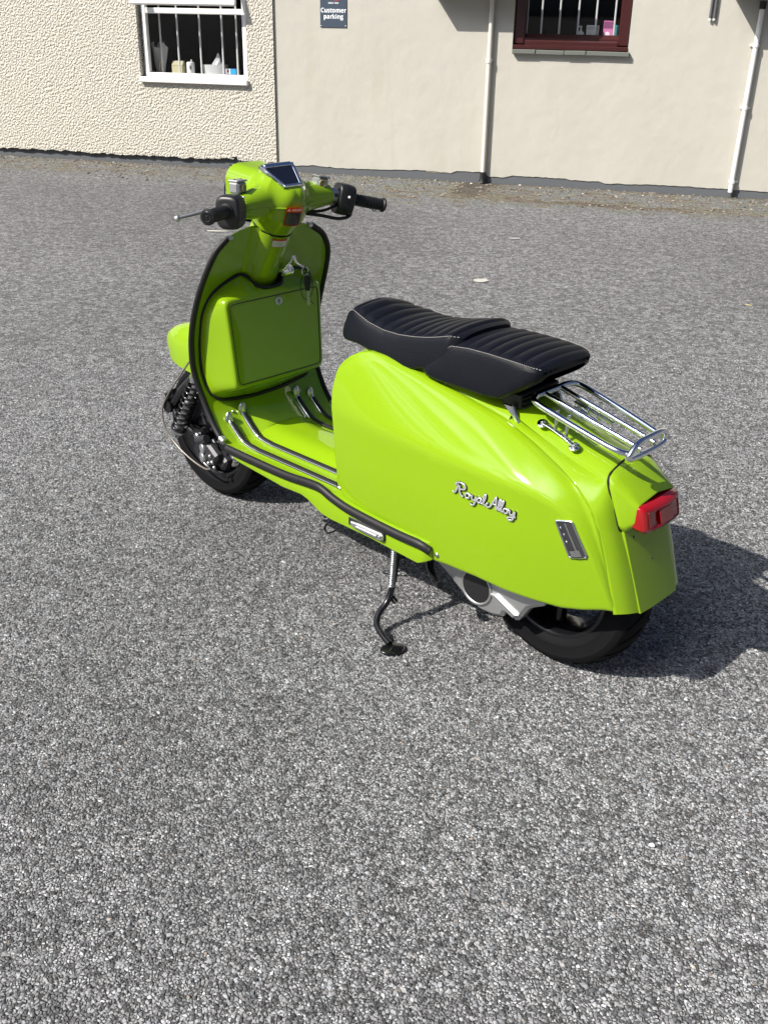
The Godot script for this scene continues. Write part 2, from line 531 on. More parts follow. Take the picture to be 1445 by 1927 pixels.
func rock() -> ArrayMesh:
	var t := (1.0 + sqrt(5.0)) / 2.0
	var P := [Vector3(-1, t, 0), Vector3(1, t, 0), Vector3(-1, -t, 0), Vector3(1, -t, 0), Vector3(0, -1, t), Vector3(0, 1, t), Vector3(0, -1, -t), Vector3(0, 1, -t), Vector3(t, 0, -1), Vector3(t, 0, 1), Vector3(-t, 0, -1), Vector3(-t, 0, 1)]
	var F := [[0, 11, 5], [0, 5, 1], [0, 1, 7], [0, 7, 10], [0, 10, 11], [1, 5, 9], [5, 11, 4], [11, 10, 2], [10, 7, 6], [7, 1, 8], [3, 9, 4], [3, 4, 2], [3, 2, 6], [3, 6, 8], [3, 8, 9], [4, 9, 5], [2, 4, 11], [6, 2, 10], [8, 6, 7], [9, 8, 1]]
	var mb := MB.new()
	for k in P.size(): P[k] = P[k].normalized() * rng.randf_range(0.7, 1.35)
	for q in F: mb.tri(P[q[0]], P[q[1]], P[q[2]], Vector3.ZERO)
	for k in mb.v.size(): mb.c.append(Color.WHITE)
	return mb.mesh()

func wp(s: float, y: float, p: float) -> Vector3: return W0 + WT * s + WN * p + Vector3(0, y, 0)

func verge() -> void:
	var n1 := noise(FastNoiseLite.TYPE_SIMPLEX_SMOOTH, 1.6, 61, 3)
	var n2 := noise(FastNoiseLite.TYPE_SIMPLEX_SMOOTH, 7.0, 62, 2)
	var edge := [Vector2(-9, 0.98), Vector2(-2.5, 0.97), Vector2(-1.3, 0.93), Vector2(-0.6, 0.96), Vector2(0.2, 1.12), Vector2(1.6, 1.30), Vector2(2.0, 1.36), Vector2(2.5, 1.1), Vector2(4.5, 1.1), Vector2(9, 1.1)]
	var mb := MB.new()
	var rows := []
	var cols := PackedColorArray()
	var s := -18.0
	while s < 9.0:
		var row := PackedVector3Array()
		var e := itp(edge, s) + n2.get_noise_2d(s, 0) * 0.05
		for k in 31:
			var t := k / 30.0
			var p := t * e
			var y := 0.006 + 0.004 * (1.0 - t) + n1.get_noise_2d(s * 2.0, p * 4.0) * 0.004 * (1.0 - t)
			row.append(wp(s, y if k < 30 else 0.001, p))
			var b := 1.0 + n1.get_noise_2d(s, p * 3.0) * 0.45 + n2.get_noise_2d(s * 3.0, p * 8.0) * 0.5
			var c := Color(1.95, 1.5, 1.02) * b
			var dirt := smoothstep(0.0, 0.4, n1.get_noise_2d(s * 1.5 + 40.0, p * 5.0))
			c = c.lerp(Color(0.62, 0.47, 0.34), dirt * 0.8)
			var sandy := exp(-pow((p - e + 0.11) / (0.07 + 0.03 * n1.get_noise_2d(s * 2.0, 9.0)), 2.0)) * (1.0 - 0.45 * smoothstep(0.0, 1.2, s))
			c = c.lerp(Color(2.5, 2.3, 2.0), sandy * 0.75)
			var rust := exp(-pow((s - 1.25) / 0.34, 2.0) - pow((p - 0.22) / 0.2, 2.0))
			c = c.lerp(Color(2.9, 2.0, 1.05), rust * 0.75)
			var damp := exp(-pow((s - 2.02) / 0.2, 2.0) - pow((p - 0.35) / 0.45, 4.0)) + 0.7 * exp(-pow((s - 3.2) / 1.2, 4.0) - pow((p - 0.86 + n2.get_noise_2d(s, 5.0) * 0.12) / 0.13, 2.0)) + 0.6 * exp(-pow(p / 0.05, 2.0))
			c = c.lerp(Color(0.50, 0.41, 0.32), clampf(damp * 1.25, 0.0, 0.95))
			cols.append(c)
		rows.append(row)
		s += 0.045
	mb.grid(rows)
	mb.c = cols
	var o := obj("verge_path", mb, M.verge)
	var gm := MultiMesh.new()
	gm.transform_format = MultiMesh.TRANSFORM_3D; gm.use_colors = true; gm.mesh = rock()
	gm.instance_count = 1500
	for k in 1500:
		var ss := rng.randf_range(-4.5, 6.0)
		var pp := pow(rng.randf(), 1.6) * 1.0
		var r := rng.randf_range(0.004, 0.011) * (1.5 if rng.randf() > 0.95 else 1.0)
		var q := wp(ss, 0.010 + 0.003 * (1.0 - pp), pp + 0.012)
		gm.set_instance_transform(k, Transform3D(Basis.from_euler(Vector3(rng.randf() * TAU, rng.randf() * TAU, 0)).scaled(Vector3(r * 1.3, r * 0.7, r)), q))
		var t := rng.randf_range(0.06, 0.24) if rng.randf() < 0.985 else 0.5
		gm.set_instance_color(k, Color(t * 1.12, t, t * 0.84))
	var gi := MultiMeshInstance3D.new(); gi.name = "grit"; gi.multimesh = gm; gi.material_override = M.chip
	add_child(gi)
	gi.set_meta("kind", "stuff")
	tag(gi, "loose brown grit scattered along the foot of both walls", "grit")
	o.set_meta("kind", "structure")

# front face of a wall in (s, y), p out of the wall, with openings and their reveals
func wall_front(mb: MB, s0: float, s1: float, y0: float, y1: float, p: float, depth: float, holes: Array) -> void:
	var S := [s0, s1]; var Y := [y0, y1]
	for h in holes: S.append_array([h[0], h[1]]); Y.append_array([h[2], h[3]])
	S.sort(); Y.sort()
	for a in S.size() - 1:
		for b in Y.size() - 1:
			if S[a + 1] - S[a] < 1e-5 or Y[b + 1] - Y[b] < 1e-5: continue
			var c := Vector2((S[a] + S[a + 1]) * 0.5, (Y[b] + Y[b + 1]) * 0.5)
			var inside := false
			for h in holes: if c.x > h[0] and c.x < h[1] and c.y > h[2] and c.y < h[3]: inside = true
			if inside: continue
			for pp in [p, p - depth]:
				mb.quad(Vector3(S[a], Y[b], pp), Vector3(S[a + 1], Y[b], pp), Vector3(S[a + 1], Y[b + 1], pp), Vector3(S[a], Y[b + 1], pp), Vector3(c.x, c.y, p - depth * 0.5))
	for h in holes:
		var m := Vector3((h[0] + h[1]) * 0.5, (h[2] + h[3]) * 0.5, p)
		var q := p - depth
		for e in [[h[0], h[2], h[0], h[3]], [h[1], h[2], h[1], h[3]], [h[0], h[2], h[1], h[2]], [h[0], h[3], h[1], h[3]]]:
			var a := Vector3(e[0], e[1], p); var b := Vector3(e[2], e[3], p)
			var c := (a + b) * 0.5
			mb.quad(a, b, b + Vector3(0, 0, -depth), a + Vector3(0, 0, -depth), c + (c - m))

func buildings() -> void:
	var bb := Basis(WT.normalized(), Vector3.UP, WN.normalized())
	var LW := [-1.405, -0.272, 0.80, 1.95]
	var RW := [2.245, 3.25, 1.165, 2.25]
	var jag := noise(FastNoiseLite.TYPE_SIMPLEX, 9.0, 71, 2)
	# ---- left building
	var a := thing("roughcast_building", "cream roughcast building at left with white window and recessed dark base", "building")
	a.transform = Transform3D(bb, W0)
	var mb := MB.new()
	wall_front(mb, -18.0, -0.006, 0.20, 4.2, 0.022, 0.242, [LW])
	var s := -18.0
	while s < -0.006:
		var e := minf(s + 0.03, -0.006)
		var ya := 0.094 + jag.get_noise_1d(s) * 0.014; var yb := 0.094 + jag.get_noise_1d(e) * 0.014
		if s > -0.62 and s < -0.44: ya += 0.028; yb += 0.028
		mb.quad(Vector3(s, ya, 0.022), Vector3(e, yb, 0.022), Vector3(e, 0.2, 0.022), Vector3(s, 0.2, 0.022), Vector3(s, 0.15, -1))
		mb.quad(Vector3(s, ya, 0.022), Vector3(e, yb, 0.022), Vector3(e, yb, -0.1), Vector3(s, ya, -0.1), Vector3(s, 1, 0))
		s = e
	mb.quad(Vector3(-0.006, 0.09, 0.022), Vector3(-0.006, 4.2, 0.022), Vector3(-0.006, 4.2, -0.25), Vector3(-0.006, 0.09, -0.25), Vector3(-1, 1, 0))
	mb.quad(Vector3(-18, 0, 0.03), Vector3(-18, 4.2, 0.03), Vector3(-18, 4.2, -6), Vector3(-18, 0, -6))
	mb.quad(Vector3(-18, 0, -6), Vector3(-0.006, 0, -6), Vector3(-0.006, 4.2, -6), Vector3(-18, 4.2, -6))
	obj("wall", mb, M.roughcast, a)
	mb = MB.new(); mb.bx(Vector3(-18, -0.05, -0.3), Vector3(-0.004, 0.14, -0.012), 0.0)
	obj("plinth", mb, M.plinth, a)
	mb = MB.new(); mb.bx(Vector3(-18.1, 4.2, -6.1), Vector3(-0.004, 4.35, 0.25), 0.01)
	obj("roof", mb, M.stone, a)
	# broken lip of render
	mb = MB.new()
	mb.prism(PackedVector2Array([Vector2(-0.60, 0.118), Vector2(-0.50, 0.124), Vector2(-0.455, 0.108), Vector2(-0.47, 0.100), Vector2(-0.52, 0.112), Vector2(-0.59, 0.108)]), Transform3D(Basis(), Vector3(0, 0, -0.005)), 0.03, 0.002)
	obj("render_flake", mb, M.roughcast, a)
	# window
	mb = MB.new()
	var F0 := -0.075; var F1 := -0.022
	mb.bx(Vector3(-1.375, 0.835, F0), Vector3(-1.328, 1.95, F1), 0.006)
	mb.bx(Vector3(-0.322, 0.835, F0), Vector3(-0.276, 1.95, F1 + 0.03), 0.006)
	mb.bx(Vector3(-1.3275, 0.835, F0), Vector3(-0.3225, 0.872, F1 + 0.004), 0.006)
	mb.bx(Vector3(-1.3275, 1.395, F0), Vector3(-0.3225, 1.445, F1 + 0.004), 0.006)
	mb.bx(Vector3(-1.403, 0.835, F0 - 0.03), Vector3(-1.3755, 1.95, F0 + 0.004), 0.003)
	var w := obj("window", mb, M.white_paint, a)
	mb = MB.new(); mb.bx(Vector3(-1.41, 0.786, -0.10), Vector3(-0.268, 0.8345, 0.062), 0.006)
	obj("sill", mb, M.white_paint, w)
	mb = MB.new(); mb.bx(Vector3(-1.328, 0.872, -0.058), Vector3(-0.322, 1.395, -0.052), 0.0)
	obj("pane", mb, M.pane, w)
	for bs in [[-1.245, -1.232], [-1.060, -1.044], [-0.824, -0.822], [-0.592, -0.588], [-0.442, -0.437]]:
		mb = MB.new(); mb.bx(Vector3(bs[0] - 0.008, 0.84, -0.146), Vector3(bs[0] + 0.008, 1.94, -0.132), 0.003)
		obj("security_bar", mb, M.bar, w)
	# top hung vent, propped open
	mb = MB.new()
	var x := Transform3D(Basis(Vector3.RIGHT, -deg_to_rad(19.0)), Vector3(-0.867, 1.87, -0.01))
	for q in [[Vector3(0, -0.395, 0), Vector3(1.075, 0.052, 0.045)], [Vector3(0, -0.02, 0), Vector3(1.075, 0.052, 0.045)], [Vector3(-0.5125, -0.208, 0), Vector3(0.05, 0.322, 0.045)], [Vector3(0.5125, -0.208, 0), Vector3(0.05, 0.322, 0.045)]]:
		mb.box(x * Transform3D(Basis(), q[0]), q[1], 0.006)
	var vent := obj("vent_sash", mb, M.white_paint, w)
	mb = MB.new(); mb.box(x * Transform3D(Basis(), Vector3(0, -0.208, 0)), Vector3(0.974, 0.32, 0.006), 0.0)
	obj("vent_pane", mb, M.pane, w)
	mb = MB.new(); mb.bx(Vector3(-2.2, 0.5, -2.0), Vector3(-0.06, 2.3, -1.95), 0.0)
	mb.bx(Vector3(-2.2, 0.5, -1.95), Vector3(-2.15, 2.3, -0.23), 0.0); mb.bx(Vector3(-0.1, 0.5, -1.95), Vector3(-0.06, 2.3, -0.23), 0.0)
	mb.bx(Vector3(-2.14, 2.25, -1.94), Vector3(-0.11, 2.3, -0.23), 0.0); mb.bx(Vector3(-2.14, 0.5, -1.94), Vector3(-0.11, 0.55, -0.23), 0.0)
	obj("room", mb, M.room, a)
	mb = MB.new(); mb.bx(Vector3(-1.42, 0.80, -0.42), Vector3(-0.25, 0.846, -0.1005), 0.003)
	obj("inner_sill", mb, M.white_paint, a)
	# ---- right building
	var b := thing("painted_building", "cream smooth-rendered building on the right with a brown-framed window and grey base", "building")
	b.transform = Transform3D(bb, W0)
	mb = MB.new()
	wall_front(mb, -0.005, 9.0, 0.14, 4.6, 0.0, 0.25, [RW])
	var ed := [Vector2(-0.01, 0.089), Vector2(0.19, 0.074), Vector2(0.37, 0.086), Vector2(0.58, 0.074), Vector2(0.96, 0.077), Vector2(1.28, 0.089), Vector2(1.49, 0.096), Vector2(1.762, 0.084), Vector2(1.768, 0.104), Vector2(2.06, 0.108), Vector2(2.1, 0.072), Vector2(2.23, 0.07), Vector2(2.3, 0.09), Vector2(2.6, 0.093), Vector2(2.82, 0.091), Vector2(2.825, 0.082), Vector2(3.13, 0.083), Vector2(3.16, 0.07), Vector2(3.36, 0.074), Vector2(3.56, 0.082), Vector2(3.94, 0.081), Vector2(4.57, 0.075), Vector2(9, 0.08)]
	s = -0.005
	while s < 9.0:
		var e := minf(s + 0.03, 9.0)
		var ya := itp(ed, s) + jag.get_noise_1d(s * 1.3 + 50.0) * 0.005; var yb := itp(ed, e) + jag.get_noise_1d(e * 1.3 + 50.0) * 0.005
		mb.quad(Vector3(s, ya, 0.0), Vector3(e, yb, 0.0), Vector3(e, 0.14, 0.0), Vector3(s, 0.14, 0.0), Vector3(s, 0.12, -1))
		mb.quad(Vector3(s, ya, 0.0), Vector3(e, yb, 0.0), Vector3(e, yb, -0.02), Vector3(s, ya, -0.02), Vector3(s, 1, 0))
		s = e
	mb.quad(Vector3(9, 0, 0), Vector3(9, 4.6, 0), Vector3(9, 4.6, -6), Vector3(9, 0, -6))
	mb.quad(Vector3(-0.005, 0, -6), Vector3(9, 0, -6), Vector3(9, 4.6, -6), Vector3(-0.005, 4.6, -6))
	mb.quad(Vector3(-0.005, 0, -0.26), Vector3(-0.005, 4.6, -0.26), Vector3(-0.005, 4.6, -6), Vector3(-0.005, 0, -6))
	obj("wall", mb, M.smooth_render, b)
	mb = MB.new(); mb.bx(Vector3(-0.003, -0.05, -0.3), Vector3(9, 0.16, -0.007), 0.0)
	obj("plinth", mb, M.plinth, b)
	mb = MB.new(); mb.bx(Vector3(0.0, 4.6, -6.1), Vector3(9.1, 4.75, 0.3), 0.01)
	obj("roof", mb, M.stone, b)
	# pale patch of old paint on the plinth
	mb = MB.new(); mb.bx(Vector3(1.5, 0.083, -0.008), Vector3(1.757, 0.098, -0.0045), 0.0)
	obj("paint_patch", mb, mat(lin(0.42, 0.38, 0.24), 0.8), b)
	# brown window
	mb = MB.new()
	F0 = -0.10; F1 = -0.03
	mb.bx(Vector3(2.248, 1.2035, F0), Vector3(2.345, 2.245, F1), 0.012)
	mb.bx(Vector3(3.155, 1.2035, F0), Vector3(3.246, 2.245, F1), 0.012)
	mb.prism(PackedVector2Array([Vector2(F0, 1.2035), Vector2(F1, 1.2035), Vector2(F1, 1.232), Vector2(F1 - 0.012, 1.246), Vector2(F1 - 0.012, 1.258), Vector2(F1 - 0.05, 1.292), Vector2(F0, 1.292)]), Transform3D(Basis(Vector3(0, 0, 1), Vector3(0, 1, 0), Vector3(-1, 0, 0)), Vector3(3.1545, 0, 0)), 0.809, 0.0)
	var v := obj("window", mb, M.brown_paint, b)
	mb = MB.new(); mb.bx(Vector3(2.25, 1.168, -0.10), Vector3(3.248, 1.203, 0.012), 0.005)
	obj("sub_sill", mb, M.brown_paint, v)
	var tiles := [2.25, 2.46, 2.71, 2.90, 3.27]
	for k in 4:
		mb = MB.new()
		mb.box(Transform3D(Basis(Vector3(0, 0, 1), 0.006 * (1 - (k % 2) * 2)), Vector3((tiles[k] + tiles[k + 1]) * 0.5, 1.1485 - 0.0015 * (k % 2), -0.03)), Vector3(tiles[k + 1] - tiles[k] - 0.004, 0.036, 0.158 - 0.012 * (k % 2)), 0.004)
		obj("sill_tile", mb, M.stone, v)
	mb = MB.new(); mb.bx(Vector3(2.345, 1.292, -0.082), Vector3(3.155, 2.2, -0.076), 0.0)
	obj("pane", mb, M.pane, v)
	for q in [2.340, 2.469, 2.627, 2.789, 2.943, 3.104]:
		mb = MB.new(); mb.bx(Vector3(q - 0.008, 1.22, -0.150), Vector3(q + 0.008, 2.24, -0.136), 0.003)
		obj("security_bar", mb, M.bar, v)
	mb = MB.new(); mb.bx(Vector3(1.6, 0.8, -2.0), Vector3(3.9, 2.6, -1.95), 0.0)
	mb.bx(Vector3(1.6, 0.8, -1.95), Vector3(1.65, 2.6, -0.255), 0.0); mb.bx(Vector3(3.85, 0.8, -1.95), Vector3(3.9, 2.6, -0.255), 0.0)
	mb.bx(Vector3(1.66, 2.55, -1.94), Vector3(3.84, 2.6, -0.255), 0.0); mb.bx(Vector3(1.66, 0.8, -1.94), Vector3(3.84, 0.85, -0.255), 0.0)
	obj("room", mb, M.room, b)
	mb = MB.new(); mb.bx(Vector3(2.24, 1.15, -0.42), Vector3(3.26, 1.262, -0.1005), 0.003)
	obj("inner_sill", mb, M.brown_paint, b)
	# canopies just above the frame
	mb = MB.new(); mb.bx(Vector3(1.535, 1.572, 0.0015), Vector3(2.75, 1.68, 0.205), 0.006)
	obj("canopy", mb, M.stone, b)
	mb = MB.new(); mb.bx(Vector3(4.06, 1.60, 0.0015), Vector3(6.2, 1.72, 0.29), 0.006)
	obj("canopy", mb, M.stone, b)

func wall_things() -> void:
	var bb := Basis(WT.normalized(), Vector3.UP, WN.normalized())
	var mb: MB
	# first pipe: with a black shoe
	var d := thing("downpipe", "cream downpipe with a black foot, beside the brown window", "downpipe", "pipes down the wall")
	d.transform = Transform3D(bb, W0 + WT * 2.05)
	var pm := mat(lin(0.66, 0.63, 0.56), 0.45)
	mb = MB.new(); mb.tube(PackedVector3Array([Vector3(0, 0.11, 0.034), Vector3(0, 0.8, 0.034), Vector3(0, 1.57, 0.034)]), 0.021, 20)
	obj("pipe", mb, pm, d)
	mb = MB.new(); mb.tube(PackedVector3Array([Vector3(0, 1.05, 0.034), Vector3(0, 1.085, 0.034)]), 0.027, 20); mb.bx(Vector3(-0.032, 1.058, 0.0005), Vector3(0.032, 1.078, 0.020), 0.003)
	obj("collar", mb, pm, d)
	mb = MB.new(); mb.tube(PackedVector3Array([Vector3(0, 0.03, 0.037), Vector3(0, 0.06, 0.036), Vector3(0, 0.115, 0.034)]), [0.036, 0.027, 0.025], 20)
	obj("shoe", mb, M.plastic, d)
	# second pipe
	var e := thing("downpipe", "white downpipe with a black cap near the right edge", "downpipe", "pipes down the wall")
	e.transform = Transform3D(bb, W0 + WT * 4.288)
	mb = MB.new(); mb.tube(PackedVector3Array([Vector3(-0.018, 0.06, 0.034), Vector3(-0.006, 0.75, 0.034), Vector3(0.008, 1.52, 0.034)]), 0.021, 20)
	obj("pipe", mb, M.white_paint, e)
	for y in [0.147, 0.755, 1.241]:
		mb = MB.new(); mb.tube(PackedVector3Array([Vector3(-0.016 + y * 0.015, y - 0.012, 0.034), Vector3(-0.016 + y * 0.015, y + 0.012, 0.034)]), 0.026, 20); mb.bx(Vector3(-0.045, y - 0.008, 0.0005), Vector3(0.035, y + 0.008, 0.016), 0.003)
		obj("clip", mb, M.white_paint, e)
	mb = MB.new(); mb.tube(PackedVector3Array([Vector3(0.008, 1.515, 0.034), Vector3(0.008, 1.575, 0.034)]), 0.027, 20)
	obj("cap", mb, M.plastic, e)
	# grey pipe end
	var g := thing("pipe_stub", "short grey double pipe ending high on the wall, left of the white downpipe", "pipe")
	g.transform = Transform3D(bb, W0 + WT * 3.91)
	for q in [-0.016, 0.016]:
		mb = MB.new(); mb.tube(PackedVector3Array([Vector3(q, 1.44, 0.02), Vector3(q, 1.9, 0.02)]), 0.012, 14)
		obj("pipe", mb, mat(lin(0.10, 0.105, 0.11), 0.4), g)
		mb = MB.new(); mb.tube(PackedVector3Array([Vector3(q, 1.425, 0.02), Vector3(q, 1.4395, 0.02)]), 0.011, 14)
		obj("end_cap", mb, M.white_paint, g)
	# sign
	var sg := thing("parking_sign", "dark slate customer parking sign with white lettering screwed to the wall", "sign")
	sg.transform = Transform3D(bb, W0 + WT * 0.583)
	mb = MB.new(); mb.bx(Vector3(-0.128, 1.307, 0.002), Vector3(0.128, 1.68, 0.007), 0.0015)
	obj("board", mb, mat(lin(0.055, 0.075, 0.105), 0.35), sg)
	for t in [["SINCE 1930", 1.509, 0.0185], ["Customer", 1.449, 0.052], ["parking", 1.398, 0.052]]:
		var tm := TextMesh.new()
		var fo := SystemFont.new(); fo.font_names = ["Droid Sans"]; fo.font_weight = 700
		tm.font = fo; tm.text = t[0]; tm.font_size = 64; tm.pixel_size = t[2] / 64.0; tm.depth = 0.0012; tm.curve_step = 1.0
		var o := obj("lettering", tm, mat(lin(0.85, 0.88, 0.9), 0.5), sg)
		o.position = Vector3(0, t[1], 0.0078)
	mb = MB.new(); mb.prism(PackedVector2Array([Vector2(0.0, 1.527), Vector2(0.045, 1.527), Vector2(0.035, 1.60), Vector2(-0.035, 1.60), Vector2(-0.012, 1.55)]), Transform3D(Basis(), Vector3(0.01, 0, 0.007)), 0.0015, 0.0)
	obj("emblem", mb, mat(lin(0.35, 0.03, 0.06), 0.5), sg)
	for q in [-0.117, 0.117]:
		mb = MB.new(); mb.ball(Vector3(q, 1.320, 0.007), Vector3(0.005, 0.005, 0.003), 6)
		obj("screw", mb, M.steel, sg)

func window_things() -> void:
	var bb := Basis(WT.normalized(), Vector3.UP, WN.normalized())
	var at := func(o: Node3D, s: float, y: float, p: float) -> void: o.transform = Transform3D(bb, wp(s, y, p))
	var mb: MB
	var Y := 0.8465
	# crumpled white bag
	mb = MB.new()
	var rows := []
	for k in 12:
		var ring := PackedVector3Array()
		for q in 26:
			var an := TAU * q / 26
			var t := k / 11.0
			var rr := lerpf(0.045, 0.075, t) * (1.0 + 0.28 * sin(an * 5.0 + t * 4.0) * t)
			ring.append(Vector3(cos(an) * rr, t * 0.27 + 0.03 * sin(an * 3.0) * t, sin(an) * rr * 0.6))
		rows.append(ring)
	mb.grid(rows, true)
	var o: Node3D = tag(obj("paper_bag", mb, mat(lin(0.6, 0.6, 0.6), 0.8)), "crumpled white paper bag at the left end of the white window", "bag")
	at.call(o, -1.315, Y, -0.24)
	mb = MB.new(); mb.tube(spl([Vector3(0, 0, 0), Vector3(0.0, 0.06, 0), Vector3(0.012, 0.11, 0), Vector3(0.006, 0.135, 0)], 5), [0.014, 0.014, 0.014, 0.015, 0.015, 0.016, 0.017, 0.017, 0.018, 0.018, 0.018, 0.017, 0.016, 0.014, 0.010, 0.004], 12, false, true, 0.5)
	o = tag(obj("brush_handle", mb, mat(lin(0.55, 0.50, 0.33), 0.5)), "curved cream handle standing in front of the paper bag", "handle")
	at.call(o, -1.300, Y, -0.185)
	# cream jar carton
	var t := thing("cream_carton", "cream carton with a folded top on the white window sill", "carton")
	mb = MB.new(); mb.bx(Vector3(-0.06, 0, -0.04), Vector3(0.06, 0.088, 0.04), 0.006); obj("box", mb, mat(lin(0.50, 0.47, 0.30), 0.6), t)
	mb = MB.new(); mb.prism(PackedVector2Array([Vector2(-0.04, 0.0885), Vector2(0.04, 0.0885), Vector2(0.012, 0.128), Vector2(-0.012, 0.128)]), Transform3D(Basis(Vector3(0, 0, 1), Vector3(0, 1, 0), Vector3(-1, 0, 0)), Vector3(0.06, 0, 0)), 0.12, 0.002)
	obj("lid", mb, mat(lin(0.38, 0.36, 0.22), 0.6), t)
	at.call(t, -1.108, Y, -0.22)
	t = thing("spray_can", "white can with a dark printed mark on the white window sill", "can")
	mb = MB.new(); mb.lathe([Vector2(0.0, 0), Vector2(0.038, 0.0), Vector2(0.04, 0.004), Vector2(0.04, 0.11), Vector2(0.034, 0.122), Vector2(0.0, 0.124)], Vector3.ZERO, Vector3.UP, 28)
	obj("body", mb, mat(lin(0.72, 0.74, 0.76), 0.35), t)
	mb = MB.new(); mb.lathe([Vector2(0.0, 0.1242), Vector2(0.008, 0.1245), Vector2(0.007, 0.143), Vector2(0.0, 0.144)], Vector3(0.012, 0, 0), Vector3.UP, 14)
	obj("nozzle", mb, M.white_paint, t)
	mb = MB.new()
	for q in [[0.0, 0.072, 0.006, 0.03], [0.009, 0.084, 0.014, 0.006], [0.009, 0.072, 0.012, 0.006], [0.009, 0.060, 0.014, 0.006]]: mb.box(Transform3D(Basis(), Vector3(0.012 + q[0], q[1], 0.0395)), Vector3(q[2], q[3], 0.003), 0.0)
	obj("print", mb, M.dark, t)
	at.call(t, -0.976, Y, -0.21)
	t = thing("plastic_tub", "translucent grey tub holding a crumpled clear bag in the white window", "tub")
	mb = MB.new()
	mb.grid([PackedVector3Array([Vector3(-0.098, 0, -0.05), Vector3(0.098, 0, -0.05), Vector3(0.098, 0, 0.05), Vector3(-0.098, 0, 0.05)]), PackedVector3Array([Vector3(-0.11, 0.104, -0.06), Vector3(0.11, 0.104, -0.06), Vector3(0.11, 0.104, 0.06), Vector3(-0.11, 0.104, 0.06)])], true)
	obj("tub_body", mb, mat(lin(0.55, 0.57, 0.58), 0.35), t)
	at.call(t, -0.71, Y, -0.21)
	mb = MB.new(); rows = []
	for k in 10:
		var ring := PackedVector3Array()
		for q in 22:
			var an := TAU * q / 22; var tt := k / 9.0
			var rr := lerpf(0.075, 0.004, pow(tt, 0.8)) * (1.0 + 0.16 * sin(an * 4.0 + k))
			ring.append(Vector3(cos(an) * rr + tt * 0.01, 0.08 + tt * 0.13, sin(an) * rr * 0.55))
		rows.append(ring)
	mb.grid(rows, true)
	o = tag(obj("clear_bag", mb, mat(lin(0.45, 0.47, 0.5), 0.2)), "peaked clear plastic bag sticking up out of the grey tub", "bag")
	at.call(o, -0.685, Y, -0.21)
	t = thing("medicine_box", "small blue and white box at the right end of the white window", "box")
	mb = MB.new(); mb.bx(Vector3(-0.065, 0, -0.03), Vector3(0.065, 0.074, 0.03), 0.002); obj("carton", mb, mat(lin(0.03, 0.05, 0.10), 0.4), t)
	mb = MB.new(); mb.bx(Vector3(-0.0645, 0.024, 0.0302), Vector3(-0.016, 0.073, 0.0312), 0.0); obj("label", mb, mat(lin(0.75, 0.75, 0.78), 0.4), t)
	mb = MB.new(); mb.bx(Vector3(-0.0155, 0.024, 0.0302), Vector3(0.044, 0.073, 0.0312), 0.0); obj("label", mb, mat(lin(0.03, 0.36, 0.72), 0.4), t)
	mb = MB.new(); mb.lathe([Vector2(0, 0), Vector2(0.011, 0), Vector2(0.011, 0.001), Vector2(0, 0.001)], Vector3(-0.042, 0.05, 0.0313), Vector3.BACK, 18); obj("print", mb, mat(lin(0.4, 0.05, 0.06), 0.4), t)
	at.call(t, -0.52, Y, -0.20)
	# right window
	Y = 1.2625
	t = thing("pump_bottle", "white pump bottle on the sill of the brown window", "bottle")
	mb = MB.new(); mb.lathe([Vector2(0, 0), Vector2(0.03, 0), Vector2(0.031, 0.03), Vector2(0.026, 0.048), Vector2(0.010, 0.056), Vector2(0.010, 0.066), Vector2(0, 0.066)], Vector3.ZERO, Vector3.UP, 22); obj("flask", mb, M.white_paint, t)
	mb = MB.new(); mb.lathe([Vector2(0, 0.0662), Vector2(0.005, 0.0665), Vector2(0.005, 0.088), Vector2(0, 0.088)], Vector3.ZERO, Vector3.UP, 12); mb.bx(Vector3(-0.022, 0.088, -0.004), Vector3(0.008, 0.098, 0.004), 0.001); obj("pump", mb, M.white_paint, t)
	at.call(t, 2.812, Y, -0.20)
	t = thing("card_box", "white cardboard box beside the pump bottle", "box")
	mb = MB.new(); mb.bx(Vector3(-0.053, 0, -0.03), Vector3(0.053, 0.105, 0.03), 0.002); obj("carton", mb, mat(lin(0.62, 0.64, 0.60), 0.6), t)
	mb = MB.new(); mb.bx(Vector3(-0.045, 0.072, 0.0302), Vector3(0.045, 0.098, 0.031), 0.0); obj("label", mb, mat(lin(0.40, 0.42, 0.45), 0.5), t)
	at.call(t, 2.915, Y, -0.20)
	t = thing("pink_box", "tall pink box next to the white cardboard box", "box")
	mb = MB.new(); mb.bx(Vector3(-0.042, 0, -0.03), Vector3(0.042, 0.142, 0.03), 0.002); obj("carton", mb, mat(lin(0.62, 0.20, 0.42), 0.5), t)
	mb = MB.new(); mb.bx(Vector3(-0.0405, 0.082, 0.0302), Vector3(0.0405, 0.138, 0.031), 0.0); obj("label", mb, mat(lin(0.22, 0.06, 0.16), 0.5), t)
	mb = MB.new(); mb.lathe([Vector2(0, 0), Vector2(0.022, 0), Vector2(0.022, 0.001), Vector2(0, 0.001)], Vector3(-0.005, 0.035, 0.0302), Vector3.BACK, 18); obj("print", mb, mat(lin(0.8, 0.7, 0.78), 0.5), t)
	at.call(t, 3.05, Y, -0.20)
	mb = MB.new(); mb.bx(Vector3(-0.02, 0, -0.025), Vector3(0.02, 0.11, 0.025), 0.002)
	o = tag(obj("teal_carton", mb, mat(lin(0.06, 0.28, 0.33), 0.5)), "narrow teal carton right of the pink box", "carton")
	at.call(o, 3.118, Y, -0.20)

